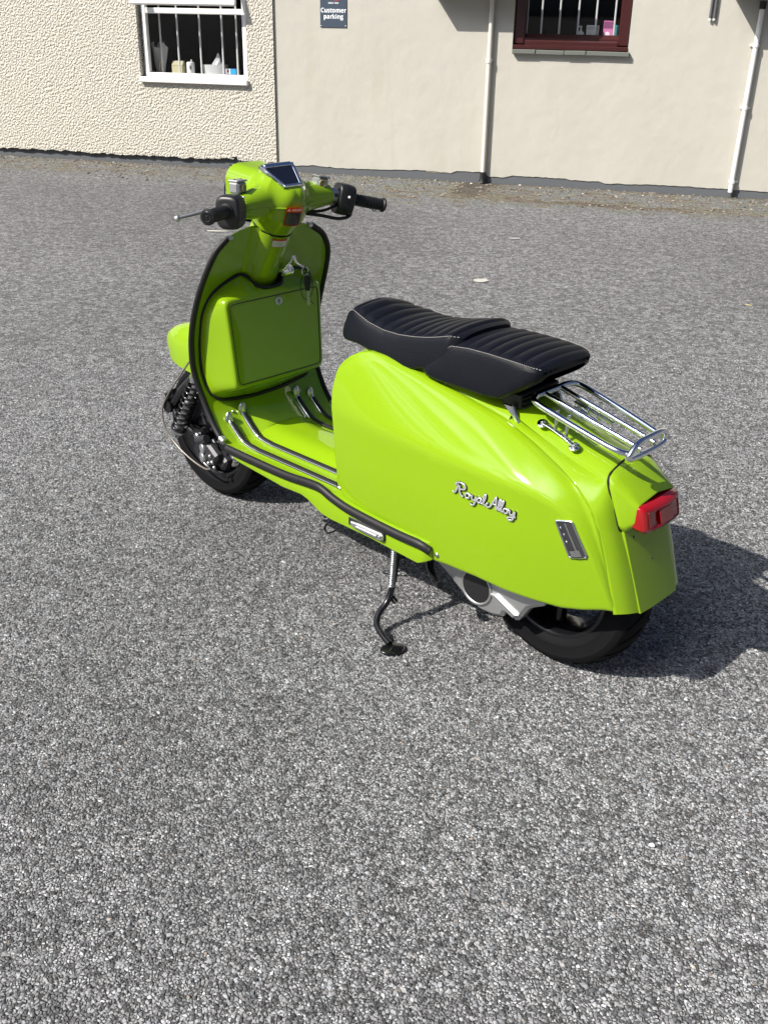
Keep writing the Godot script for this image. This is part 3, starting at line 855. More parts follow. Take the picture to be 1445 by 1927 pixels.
# ---------------------------------------------------------------- the scooter
# legshield profile: y -> x, and the half widths on both sides
var PROF := [Vector2(0.297, 0.98), Vector2(0.305, 1.04), Vector2(0.335, 1.085), Vector2(0.37, 1.12), Vector2(0.43, 1.16), Vector2(0.5, 1.183), Vector2(0.56, 1.185), Vector2(0.62, 1.176), Vector2(0.72, 1.15), Vector2(0.83, 1.11), Vector2(0.918, 1.075), Vector2(1.0, 1.04)]
var ZL := [Vector2(0.297, 0.209), Vector2(0.31, 0.215), Vector2(0.33, 0.215), Vector2(0.37, 0.212), Vector2(0.43, 0.211), Vector2(0.483, 0.217), Vector2(0.536, 0.224), Vector2(0.61, 0.229), Vector2(0.66, 0.228), Vector2(0.717, 0.221), Vector2(0.773, 0.210), Vector2(0.829, 0.194), Vector2(0.862, 0.178), Vector2(0.885, 0.158), Vector2(0.90, 0.136), Vector2(0.912, 0.105), Vector2(0.918, 0.07)]
var ZR := [Vector2(0.297, 0.209), Vector2(0.31, 0.217), Vector2(0.358, 0.224), Vector2(0.418, 0.232), Vector2(0.5, 0.238), Vector2(0.6, 0.246), Vector2(0.682, 0.250), Vector2(0.74, 0.251), Vector2(0.79, 0.245), Vector2(0.82, 0.236), Vector2(0.852, 0.214), Vector2(0.875, 0.188), Vector2(0.89, 0.160), Vector2(0.902, 0.123), Vector2(0.912, 0.09), Vector2(0.918, 0.07)]
# side panel: lower and upper edge, half width of the flank, half width at the upper edge
var PBOT := [Vector2(-0.224, 0.272), Vector2(-0.195, 0.266), Vector2(-0.15, 0.25), Vector2(-0.10, 0.238), Vector2(-0.03, 0.234), Vector2(0.05, 0.233), Vector2(0.13, 0.238), Vector2(0.22, 0.236), Vector2(0.25, 0.233), Vector2(0.272, 0.231), Vector2(0.277, 0.278), Vector2(0.45, 0.286), Vector2(0.565, 0.288), Vector2(0.595, 0.296), Vector2(0.611, 0.318), Vector2(0.618, 0.345), Vector2(0.625, 0.405), Vector2(0.632, 0.484), Vector2(0.641, 0.54), Vector2(0.647, 0.575)]
var PTOP := [Vector2(-0.224, 0.274), Vector2(-0.205, 0.32), Vector2(-0.190, 0.37), Vector2(-0.160, 0.45), Vector2(-0.140, 0.49), Vector2(-0.093, 0.530), Vector2(-0.035, 0.556), Vector2(0.045, 0.588), Vector2(0.14, 0.622), Vector2(0.26, 0.647), Vector2(0.364, 0.668), Vector2(0.45, 0.685), Vector2(0.50, 0.694), Vector2(0.545, 0.696), Vector2(0.575, 0.689), Vector2(0.603, 0.673), Vector2(0.623, 0.655), Vector2(0.637, 0.636), Vector2(0.645, 0.613), Vector2(0.647, 0.59)]
var PDW := [Vector2(-0.224, 0.140), Vector2(-0.15, 0.156), Vector2(-0.1, 0.168), Vector2(-0.04, 0.180), Vector2(0.05, 0.193), Vector2(0.2, 0.202), Vector2(0.45, 0.204), Vector2(0.58, 0.196), Vector2(0.647, 0.184)]
var PDT := [Vector2(-0.224, 0.138), Vector2(-0.15, 0.138), Vector2(-0.10, 0.132), Vector2(-0.04, 0.124), Vector2(0.04, 0.114), Vector2(0.12, 0.109), Vector2(0.26, 0.112), Vector2(0.40, 0.122), Vector2(0.52, 0.135), Vector2(0.60, 0.150), Vector2(0.647, 0.168)]
var PYC := [Vector2(-0.224, 0.25), Vector2(-0.17, 0.40), Vector2(-0.12, 0.475), Vector2(-0.06, 0.505), Vector2(0.05, 0.515), Vector2(0.3, 0.52), Vector2(0.647, 0.53)]

var tab_cache := {}
# a table resampled finely and softened, so that the paint reflects without kinks
func soft(called: String, tab: Array, x: float) -> float:
	if not tab_cache.has(called):
		var a: float = tab[0].x; var b: float = tab[tab.size() - 1].x
		var v := PackedFloat32Array()
		for k in 241: v.append(itp(tab, lerpf(a, b, k / 240.0)))
		for pass_ in 3:
			var w := v.duplicate()
			for k in range(1, 240):
				var r := mini(11, mini(k, 240 - k))
				var s := 0.0
				for q in range(-r, r + 1): s += v[k + q]
				w[k] = s / (2 * r + 1)
			v = w
		tab_cache[called] = [a, b, v]
	var c: Array = tab_cache[called]
	var t: float = clampf((x - c[0]) / (c[1] - c[0]), 0.0, 1.0) * 240.0
	var i := mini(int(t), 239)
	return lerpf(c[2][i], c[2][i + 1], t - i)

func panel_d(x: float, y: float) -> float:
	var D := soft("width", PDW, x); var T := soft("top", PDT, x); var yc := soft("crease", PYC, x) - 0.004; var yt := soft("edge", PTOP, x)
	var d := D
	if yt > yc and y > yc:
		var w := clampf((y - yc) / maxf(0.02, yt - yc), 0.0, 1.0)
		var lw := maxf(0.0, w - 0.04) + 0.04 * exp(-maxf(0.0, w - 0.04) / 0.04) - 0.04
		d = D - (D - T) * (0.60 * lw + 0.10 * w * w + 0.30 * (1.0 - sqrt(maxf(0.0, 1.0 - w * w * 0.985))) / 0.8775)
	# the lower flank leans in a little
	d -= 0.012 * pow(clampf((0.42 - y) / 0.2, 0.0, 1.0), 1.6)
	return d

func prof_x(y: float) -> float: return itp(PROF, y)

func part(called: String, mb, m: Material, parent: Node) -> MeshInstance3D: return obj(called, mb, m, parent)

func scooter() -> void:
	var S := thing("motor_scooter", "lime green motor scooter with black ribbed seat, parked on its side stand", "scooter")
	S.rotation.x = -deg_to_rad(0.3)
	body(S)
	for sd in [-1.0, 1.0]: side_panel(S, sd)
	tail(S)
	seat(S)
	rack(S)
	front_shell(S)
	glovebox(S)
	floor_parts(S)
	headset(S)
	bars(S)
	front_wheel(S)
	rear_wheel(S)
	keys(S)

func body(S: Node3D) -> void:
	# core under the seat: stations (x, top y, ridge half width, shoulder y, shoulder half width)
	var ST := [[0.668, 0.56, 0.02, 0.55, 0.05], [0.664, 0.60, 0.05, 0.58, 0.10], [0.650, 0.640, 0.07, 0.615, 0.125], [0.625, 0.668, 0.08, 0.645, 0.135], [0.59, 0.688, 0.09, 0.672, 0.138], [0.53, 0.70, 0.10, 0.688, 0.128], [0.40, 0.684, 0.095, 0.670, 0.114], [0.26, 0.664, 0.085, 0.640, 0.106], [0.13, 0.650, 0.06, 0.614, 0.104]]
	var mb := MB.new()
	var rows := []
	for q in ST:
		var half := [Vector2(0.0, q[1] + 0.004), Vector2(q[2] * 0.5, q[1] + 0.003), Vector2(q[2], q[1] - 0.001), Vector2((q[2] + q[4]) * 0.5, (q[1] + q[3]) * 0.5 + 0.004), Vector2(q[4], q[3]), Vector2(q[4] + 0.006, q[3] - 0.02), Vector2(minf(q[4] + 0.02, 0.16), q[3] - 0.10), Vector2(minf(q[4] + 0.03, 0.165), 0.40), Vector2(minf(q[4] + 0.03, 0.165), 0.30)]
		var row := PackedVector3Array()
		for k in range(half.size() - 1, 0, -1): row.append(Vector3(q[0], half[k].y, -half[k].x))
		for k in half.size(): row.append(Vector3(q[0], half[k].y, half[k].x))
		rows.append(row)
	var sm_rows := []
	for c in rows[0].size(): sm_rows.append(spl(range(rows.size()).map(func(k): return rows[k][c]), 4))
	var tr := []
	for k in sm_rows[0].size():
		var row := PackedVector3Array()
		for c in sm_rows.size(): row.append(sm_rows[c][k])
		tr.append(row)
	mb.grid(tr)
	mb.fan(tr[0])
	part("body", mb, M.green, S)
	# tail deck and flanks
	var SE := [Vector3(0.135, 0.616, 0.104), Vector3(0.04, 0.583, 0.108), Vector3(-0.035, 0.552, 0.118), Vector3(-0.09, 0.526, 0.128), Vector3(-0.136, 0.487, 0.134), Vector3(-0.156, 0.448, 0.134), Vector3(-0.186, 0.37, 0.134), Vector3(-0.220, 0.266, 0.132)]
	var FO := [Vector3(0.125, 0.622, 0.080), Vector3(0.030, 0.592, 0.082), Vector3(-0.050, 0.566, 0.084), Vector3(-0.105, 0.553, 0.086), Vector3(-0.150, 0.535, 0.088), Vector3(-0.186, 0.447, 0.086), Vector3(-0.220, 0.36, 0.080), Vector3(-0.252, 0.262, 0.076)]
	var a := spl(SE, 8); var b := spl(FO, 8)
	for sd in [-1.0, 1.0]:
		mb = MB.new(); rows = []
		for k in a.size():
			var row := PackedVector3Array()
			for t in 9:
				var w := t / 8.0
				var p := a[k].lerp(b[k], w)
				p += Vector3(-0.002, 0.002, 0.001) * sin(w * PI)
				if k > 28: p += Vector3(-0.003, 0, 0.002) * sin(w * PI) * minf(1.0, (k - 28) / 10.0)
				p.z *= sd
				row.append(p)
			var lip := a[k] + Vector3(0.01, -0.004, -0.02); lip.z *= sd
			row.insert(0, lip)
			rows.append(row)
		mb.grid(rows)
		part("rear_flank", mb, M.green, S)
	# deck, crowned in the middle
	mb = MB.new(); rows = []
	var dk := spl([Vector3(0.135, 0.628, 0.080), Vector3(0.030, 0.592, 0.082), Vector3(-0.050, 0.566, 0.084), Vector3(-0.105, 0.553, 0.086), Vector3(-0.145, 0.540, 0.088)], 8)
	for p in dk:
		var row := PackedVector3Array()
		for t in 17:
			var z := lerpf(-1.0, 1.0, t / 16.0)
			row.append(Vector3(p.x, p.y + 0.030 * (1.0 - pow(absf(z), 2.6)), p.z * z))
		rows.append(row)
	mb.grid(rows)
	part("rear_deck", mb, M.green, S)
	# dark grille behind the seat with chrome corner trims
	mb = MB.new()
	mb.bx(Vector3(0.118, 0.640, -0.075), Vector3(0.19, 0.678, 0.075), 0.004)
	for k in 3: mb.bx(Vector3(0.110, 0.643 + k * 0.011, -0.07), Vector3(0.1175, 0.648 + k * 0.011, 0.07), 0.002)
	var gr := part("rear_vent", mb, M.plastic, S)
	for sd in [-1.0, 1.0]:
		mb = MB.new(); mb.prism(PackedVector2Array([Vector2(0.10, 0.603), Vector2(0.128, 0.652), Vector2(0.155, 0.652)]), Transform3D(Basis(), Vector3(0, 0, -0.004 + sd * 0.088)), 0.008, 0.002)
		part("vent_trim", mb, M.chrome, gr)
	# engine mass and inner guard seen from below
	mb = MB.new()
	mb.bx(Vector3(0.02, 0.34, -0.105), Vector3(0.58, 0.56, 0.105), 0.02)
	mb.bx(Vector3(0.27, 0.21, -0.10), Vector3(0.60, 0.335, 0.10), 0.02)
	mb.bx(Vector3(0.30, 0.155, -0.05), Vector3(0.50, 0.21, 0.06), 0.02)
	part("engine_block", mb, M.plastic, S)

func poly_dist(p: Vector2, a: Vector2, b: Vector2) -> float:
	return p.distance_to(Geometry2D.get_closest_point_to_segment(p, a, b))

func side_panel(S: Node3D, sd: float) -> void:
	var xs := PackedFloat32Array()
	var N := 96
	for k in N + 1:
		var t := float(k) / N
		# crowd the columns towards the front edge
		xs.append(lerpf(-0.224, 0.647, t if t < 0.7 else 0.7 + 0.3 * (1.0 - pow(1.0 - (t - 0.7) / 0.3, 2.0))))
	var edge := PackedVector2Array()
	for x in xs: edge.append(Vector2(x, itp(PBOT, x)))
	for k in range(N, -1, -1): edge.append(Vector2(xs[k], itp(PTOP, xs[k])))
	var rows := []
	var R := 40
	for x in xs:
		var row := PackedVector3Array()
		var y0 := itp(PBOT, x); var y1 := itp(PTOP, x)
		for r in R + 1:
			var t := float(r) / R
			t = 0.5 - 0.5 * cos(PI * t) if true else t
			var y := lerpf(y0, y1, t)
			var p := Vector2(x, y)
			var dist := 1.0
			for k in range(0, edge.size()):
				var e0 := edge[k]; var e1 := edge[(k + 1) % edge.size()]
				if absf(e0.x - x) > 0.03: continue
				dist = minf(dist, poly_dist(p, e0, e1))
			var rd := 0.009
			var q := clampf(dist / rd, 0.0, 1.0)
			var z := panel_d(x, y) - (1.0 - sqrt(1.0 - (1.0 - q) * (1.0 - q))) * rd
			row.append(Vector3(x, y, z * sd))
		var f := row[0]; row.insert(0, Vector3(f.x, f.y + 0.001, f.z - sd * 0.025))
		f = row[row.size() - 1]; row.append(Vector3(f.x, f.y - 0.001, f.z - sd * 0.025))
		rows.append(row)
	# front and rear returns
	var fr := PackedVector3Array(); var bk := PackedVector3Array()
	for p in rows[N]: fr.append(p + Vector3(-0.002, 0, -sd * 0.03))
	for p in rows[0]: bk.append(p + Vector3(0.001, 0, -sd * 0.02))
	rows.append(fr); rows.insert(0, bk)
	var mb := MB.new(); mb.grid(rows)
	var P := part("side_panel", mb, M.green, S)
	# fastener
	mb = MB.new(); mb.ball(Vector3(0.248, 0.256, sd * (panel_d(0.248, 0.256) + 0.001)), Vector3(0.007, 0.007, 0.004), 8)
	part("fastener", mb, M.steel, P)
	badge(P, sd)
	indicator(P, sd)

func badge(P: Node3D, sd: float) -> void:
	var G := [
		[[-0.28, 0.10], [-0.17, 0.06], [-0.02, 0.25], [0.14, 0.72], [0.10, 0.86]],
		[[-0.06, 0.70], [0.02, 0.92], [0.30, 1.04], [0.62, 0.98], [0.74, 0.80], [0.62, 0.60], [0.34, 0.52]],
		[[0.30, 0.80], [0.26, 0.45], [0.40, 0.10], [0.56, -0.02]],
		[[1.02, 0.40], [0.86, 0.40], [0.76, 0.22], [0.84, 0.04], [1.00, 0.05], [1.10, 0.22], [1.04, 0.38], [1.18, 0.34], [1.30, 0.36]],
		[[1.32, 0.42], [1.30, 0.18], [1.40, 0.06], [1.54, 0.14], [1.66, 0.42]],
		[[1.66, 0.42], [1.60, 0.02], [1.46, -0.30], [1.26, -0.36], [1.20, -0.24]],
		[[2.04, 0.40], [1.86, 0.42], [1.74, 0.24], [1.80, 0.06], [1.94, 0.08], [2.06, 0.38], [2.02, 0.10], [2.14, 0.06]],
		[[2.14, 0.06], [2.30, 0.36], [2.40, 0.78], [2.32, 0.86], [2.24, 0.60], [2.24, 0.16], [2.36, 0.04], [2.48, 0.12]],
		[[2.62, 0.28], [2.50, 0.24], [2.48, 0.06], [2.62, -0.02], [2.80, 0.16], [3.02, 0.62], [3.20, 1.00], [3.22, 0.55], [3.24, 0.06]],
		[[2.86, 0.36], [3.04, 0.40], [3.26, 0.38]],
		[[3.26, 0.06], [3.46, 0.44], [3.58, 0.88], [3.48, 0.90], [3.42, 0.55], [3.44, 0.06]],
		[[3.46, 0.06], [3.66, 0.44], [3.78, 0.86], [3.68, 0.88], [3.62, 0.55], [3.64, 0.08], [3.76, 0.10]],
		[[4.02, 0.40], [3.86, 0.38], [3.80, 0.20], [3.90, 0.05], [4.04, 0.08], [4.12, 0.26], [4.06, 0.40], [4.24, 0.36]],
		[[4.28, 0.42], [4.28, 0.18], [4.38, 0.08], [4.52, 0.18], [4.64, 0.44]],
		[[4.64, 0.44], [4.60, 0.06], [4.46, -0.30], [4.24, -0.36], [4.14, -0.22], [4.40, -0.10], [4.72, 0.02]],
	]
	var face := MB.new(); var under := MB.new()
	var cap := 0.031; var wd := 0.0352
	for g in G:
		var pts := []
		for q in g:
			var lx: float = q[0] * wd * 1.0
			var x := 0.187 - lx if sd < 0 else 0.005 + lx
			var y: float = 0.4475 + q[1] * cap - lx * 0.045 + (0.0 if sd < 0 else 0.0)
			pts.append(Vector3(x, y, 0))
		var c := spl(pts, 6)
		var lo := PackedVector3Array(); var hi := PackedVector3Array()
		var rr := []
		for k in c.size():
			var p := c[k]
			var z := panel_d(p.x, p.y)
			hi.append(Vector3(p.x, p.y, sd * (z + 0.0048))); lo.append(Vector3(p.x, p.y, sd * (z + 0.0018)))
			var t := (c[mini(k + 1, c.size() - 1)] - c[maxi(k - 1, 0)]).normalized()
			rr.append(0.0016 + 0.0010 * absf(t.y))
		var r2 := []
		for q in rr: r2.append(q + 0.0006)
		face.tube(hi, rr, 10, false, true, 0.3, Vector3(0, 0, sd))
		under.tube(lo, r2, 8, false, true, 0.8, Vector3(0, 0, sd))
	var b := part("badge", face, M.badge, P)
	part("badge_edge", under, M.plastic, P)

func indicator(P: Node3D, sd: float) -> void:
	var Q := [Vector2(-0.073, 0.463), Vector2(-0.110, 0.470), Vector2(-0.155, 0.392), Vector2(-0.114, 0.380)]
	var pos := func(u: float, v: float, off: float) -> Vector3:
		var p: Vector2 = Q[0].lerp(Q[1], u).lerp(Q[3].lerp(Q[2], u), v)
		return Vector3(p.x, p.y, sd * (panel_d(p.x, p.y) + off))
	var mb := MB.new()
	var lp := PackedVector3Array()
	for q in [[0.06, 0.02], [0.94, 0.02], [0.98, 0.06], [0.98, 0.94], [0.94, 0.98], [0.06, 0.98], [0.02, 0.94], [0.02, 0.06]]: lp.append(pos.call(q[0], q[1], 0.0025))
	mb.tube(lp, 0.0028, 8, true)
	part("indicator_bezel", mb, M.chrome, P)
	mb = MB.new()
	var rows := []
	for k in 13:
		var row := PackedVector3Array()
		for t in 9: row.append(pos.call(lerpf(0.04, 0.96, t / 8.0), lerpf(0.02, 0.98, k / 12.0), 0.0035 + 0.004 * sin(PI * t / 8.0)))
		rows.append(row)
	mb.grid(rows)
	part("indicator_lens", mb, M.lamp_lens, P)
	mb = MB.new()
	rows = []
	for k in 9: rows.append(PackedVector3Array([pos.call(0.56, 0.05 + 0.1 * k, 0.0072), pos.call(0.62, 0.05 + 0.1 * k, 0.0086), pos.call(0.68, 0.05 + 0.1 * k, 0.0080)]))
	mb.grid(rows)
	rows = []
	for k in 4: rows.append(PackedVector3Array([pos.call(0.22, 0.80 + 0.05 * k, 0.0072), pos.call(0.5, 0.78 + 0.055 * k, 0.0092), pos.call(0.8, 0.76 + 0.06 * k, 0.0078)]))
	mb.grid(rows)
	for q in [[0.25, 0.18], [0.3, 0.36], [0.28, 0.55]]: mb.ball(pos.call(q[0], q[1], 0.006), 0.003, 5)
	part("indicator_reflector", mb, M.chrome, P)

func tail(S: Node3D) -> void:
	# number plate carrier
	var mb := MB.new()
	var rows := []
	for k in 13:
		var t := k / 12.0
		var row := PackedVector3Array()
		var xf := lerpf(-0.188, -0.254, t); var y := lerpf(0.455, 0.260, t); var hw := lerpf(0.084, 0.0755, t)
		for q in [-1.0, -0.985, -0.96, -0.5, 0.0, 0.5, 0.96, 0.985, 1.0]:
			row.append(Vector3(xf - 0.001 - 0.003 * (1.0 - pow(absf(q), 8.0)), y, (hw + 0.001) * q))
		row.insert(0, Vector3(xf + 0.012, y, -hw - 0.0045)); row.append(Vector3(xf + 0.012, y, hw + 0.0045))
		rows.append(row)
	mb.grid(rows)
	mb.quad(Vector3(-0.254, 0.26, -0.0755), Vector3(-0.254, 0.26, 0.0755), Vector3(-0.240, 0.262, 0.0755), Vector3(-0.240, 0.262, -0.0755))
	var pc := part("plate_carrier", mb, M.green, S)
	for q in [[-0.055, 0.425], [0.0, 0.36]]:
		mb = MB.new(); mb.ball(Vector3(lerpf(-0.191, -0.257, (0.455 - q[1]) / 0.195) - 0.0005, q[1], q[0]), Vector3(0.002, 0.003, 0.003), 6)
		part("screw_hole", mb, M.plastic, pc)
	# housing: rings from the gasket back to the lens
	var ring := func(x0: float, yt: float, yb: float, w: float, lean_: float, rt: float, rb: float) -> PackedVector3Array:
		var out := PackedVector3Array()
		var P := [Vector2(-w, yb + rb), Vector2(-w * 1.0, yt - rt), Vector2(-w + rt * 0.35, yt - rt * 0.3), Vector2(-w + rt * 1.1, yt), Vector2(0, yt + 0.010), Vector2(w - rt * 1.1, yt), Vector2(w - rt * 0.35, yt - rt * 0.3), Vector2(w, yt - rt), Vector2(w, yb + rb), Vector2(w - rb * 0.3, yb + rb * 0.3), Vector2(w - rb, yb), Vector2(0, yb), Vector2(-w + rb, yb), Vector2(-w + rb * 0.3, yb + rb * 0.3)]
		for p in P: out.append(Vector3(x0 - (yt - p.y) * lean_, p.y, p.x))
		return out
	rows = [ring.call(-0.132, 0.566, 0.440, 0.0905, 0.42, 0.028, 0.02), ring.call(-0.137, 0.567, 0.440, 0.0925, 0.42, 0.028, 0.02), ring.call(-0.155, 0.557, 0.4405, 0.091, 0.36, 0.026, 0.02), ring.call(-0.185, 0.536, 0.448, 0.083, 0.20, 0.022, 0.016), ring.call(-0.213, 0.514, 0.462, 0.0775, -0.02, 0.010, 0.01), ring.call(-0.2145, 0.511, 0.465, 0.074, -0.02, 0.010, 0.01)]
	mb = MB.new(); mb.grid(rows, true)
	var h := part("tail_light_housing", mb, M.green, S)
	mb = MB.new()
	var g: PackedVector3Array = ring.call(-0.1345, 0.5672, 0.439, 0.0925, 0.42, 0.028, 0.02)
	mb.tube(spl(Array(g), 4, true), 0.0022, 8, true)
	part("gasket", mb, M.rubber, h)
	# lens
	var lr := func(x: float, w: float, yt: float, yb: float, slant: float, cv: float) -> PackedVector3Array:
		var out := PackedVector3Array()
		for q in [[-1, 0.15], [-1, 0.85], [-0.93, 1.0], [-0.5, 1.0], [0, 1.0], [0.5, 1.0], [0.93, 1.0], [1, 0.85], [1, 0.15], [0.93, 0.0], [0.5, 0.0], [0, 0.0], [-0.5, 0.0], [-0.93, 0.0]]:
			out.append(Vector3(x + slant * (q[1] - 0.5) + cv * q[0] * q[0], lerpf(yb, yt, q[1]), q[0] * w))
		return out
	mb = MB.new()
	rows = [lr.call(-0.206, 0.0775, 0.510, 0.452, 0.0, 0.0), lr.call(-0.216, 0.0775, 0.510, 0.450, 0.004, 0.0), lr.call(-0.232, 0.0745, 0.507, 0.449, 0.010, 0.004), lr.call(-0.240, 0.070, 0.502, 0.452, 0.010, 0.007), lr.call(-0.242, 0.064, 0.497, 0.457, 0.010, 0.007)]
	mb.grid(rows, true); mb.fan(rows[4])
	var L := part("tail_light", mb, M.red, S)
	mb = MB.new()
	rows = [lr.call(-0.2425, 0.026, 0.4935, 0.461, 0.010, 0.0), lr.call(-0.2438, 0.024, 0.492, 0.4625, 0.010, 0.0)]
	mb.grid(rows, true); mb.fan(rows[1])
	part("reflector", mb, M.red, L)
	mb = MB.new()
	mb.tube(spl(Array(lr.call(-0.2425, 0.060, 0.496, 0.4585, 0.010, 0.006)), 3, true), 0.0012, 6, true)
	part("lens_ridge", mb, M.red_deep, L)

func seat(S: Node3D) -> void:
	# stations x, bottom y, side-edge y, half width bottom, half width at the piping, crown
	var build := func(called: String, st: Array, ribs: float, x_lo: float, x_hi: float) -> void:
		var rows := []
		var N := 120
		var first: float = st[0][0]; var last: float = st[st.size() - 1][0]
		var col := func(k: int) -> Array:
			var o := []
			for q in st: o.append(Vector2(q[0], q[k]))
			return o
		var cb: Array = col.call(1); var cs: Array = col.call(2); var wb: Array = col.call(3); var ws: Array = col.call(4); var cr: Array = col.call(5)
		var edge := {-1.0: PackedVector3Array(), 1.0: PackedVector3Array()}
		for k in N + 1:
			var x := lerpf(first, last, float(k) / N)
			var yb := itp(cb, x); var ys := itp(cs, x); var b := itp(wb, x); var w := itp(ws, x); var c := itp(cr, x)
			# round the plan at both ends
			var e0 := clampf((x - first) / 0.035, 0.0, 1.0); var e1 := clampf((last - x) / 0.035, 0.0, 1.0)
			var e := sqrt(1.0 - pow(1.0 - minf(e0, e1), 2.0)) * 0.16 + 0.84
			b *= e; w *= e
			var rib := 0.0
			if x > x_lo and x < x_hi:
				rib = sqrt(absf(sin(PI * (x - x_lo) / ribs))) * 0.0066 - 0.0036
			var row := PackedVector3Array()
			var half := [Vector2(b * 0.82, yb - 0.004), Vector2(b * 0.97, yb), Vector2(b, yb + 0.008), Vector2(lerpf(b, w, 0.4) + 0.003, lerpf(yb, ys, 0.42)), Vector2(lerpf(b, w, 0.8) + 0.003, lerpf(yb, ys, 0.78)), Vector2(w + 0.002, ys - 0.008), Vector2(w, ys - 0.001), Vector2(w - 0.0025, ys)]
			for t in 13:
				var u := t / 12.0
				var zz := (w - 0.006) * (1.0 - u)
				var fade := smoothstep(0.0, 0.12, u)
				half.append(Vector2(zz, ys + c * (1.0 - pow(1.0 - u, 2.2)) + rib * fade + 0.002 * smoothstep(0.0, 0.06, u)))
			for q in half: row.append(Vector3(x, q.y, -q.x))
			for q in range(half.size() - 2, -1, -1): row.append(Vector3(x, half[q].y - 0.15 * half[q].x * smoothstep(0.53, 0.64, x), half[q].x))
			rows.append(row)
			for sd in [-1.0, 1.0]: edge[sd].append(Vector3(x, ys + 0.0012 - (0.15 * w * smoothstep(0.53, 0.64, x) if sd > 0 else 0.0), sd * (w - 0.001)))
		var mb := MB.new(); mb.grid(rows)
		mb.fan(rows[0]); mb.fan(rows[N], true)
		var o := part(called, mb, M.leather, S)
		mb = MB.new()
		for sd in [-1.0, 1.0]:
			var ln: PackedVector3Array = edge[sd]
			for k in range(2, ln.size() - 3, 2):
				mb.tube(PackedVector3Array([ln[k], ln[k].lerp(ln[k + 1], 0.5), ln[k + 1]]), 0.0009, 5)
		part("stitching", mb, M.stitch, o)
	build.call("rider_seat", [
		[0.285, 0.720, 0.776, 0.112, 0.100, 0.006], [0.31, 0.700, 0.779, 0.121, 0.110, 0.010], [0.35, 0.692, 0.768, 0.125, 0.112, 0.014], [0.385, 0.686, 0.760, 0.126, 0.112, 0.014], [0.42, 0.676, 0.754, 0.127, 0.112, 0.014], [0.47, 0.671, 0.748, 0.127, 0.111, 0.013],
		[0.525, 0.681, 0.748, 0.126, 0.110, 0.013], [0.58, 0.694, 0.757, 0.123, 0.109, 0.015], [0.612, 0.698, 0.767, 0.120, 0.107, 0.014], [0.635, 0.697, 0.774, 0.117, 0.104, 0.012], [0.650, 0.695, 0.773, 0.114, 0.100, 0.010], [0.662, 0.695, 0.766, 0.110, 0.097, 0.009], [0.674, 0.695, 0.750, 0.106, 0.094, 0.006], [0.685, 0.695, 0.730, 0.101, 0.092, 0.003], [0.693, 0.697, 0.712, 0.096, 0.090, 0.0], [0.697, 0.701, 0.705, 0.092, 0.088, 0.0]], 0.0335, 0.302, 0.650)
	build.call("pillion_seat", [
		[0.050, 0.742, 0.750, 0.098, 0.098, 0.004], [0.060, 0.728, 0.756, 0.106, 0.104, 0.007], [0.088, 0.708, 0.760, 0.115, 0.109, 0.010], [0.120, 0.688, 0.762, 0.120, 0.111, 0.011], [0.150, 0.670, 0.763, 0.122, 0.112, 0.012], [0.19, 0.667, 0.764, 0.125, 0.112, 0.012], [0.25, 0.669, 0.763, 0.127, 0.112, 0.012],
		[0.30, 0.670, 0.758, 0.129, 0.114, 0.010], [0.33, 0.671, 0.735, 0.130, 0.118, 0.006], [0.365, 0.675, 0.705, 0.130, 0.124, 0.003], [0.385, 0.680, 0.690, 0.128, 0.126, 0.0]], 0.0325, 0.068, 0.312)

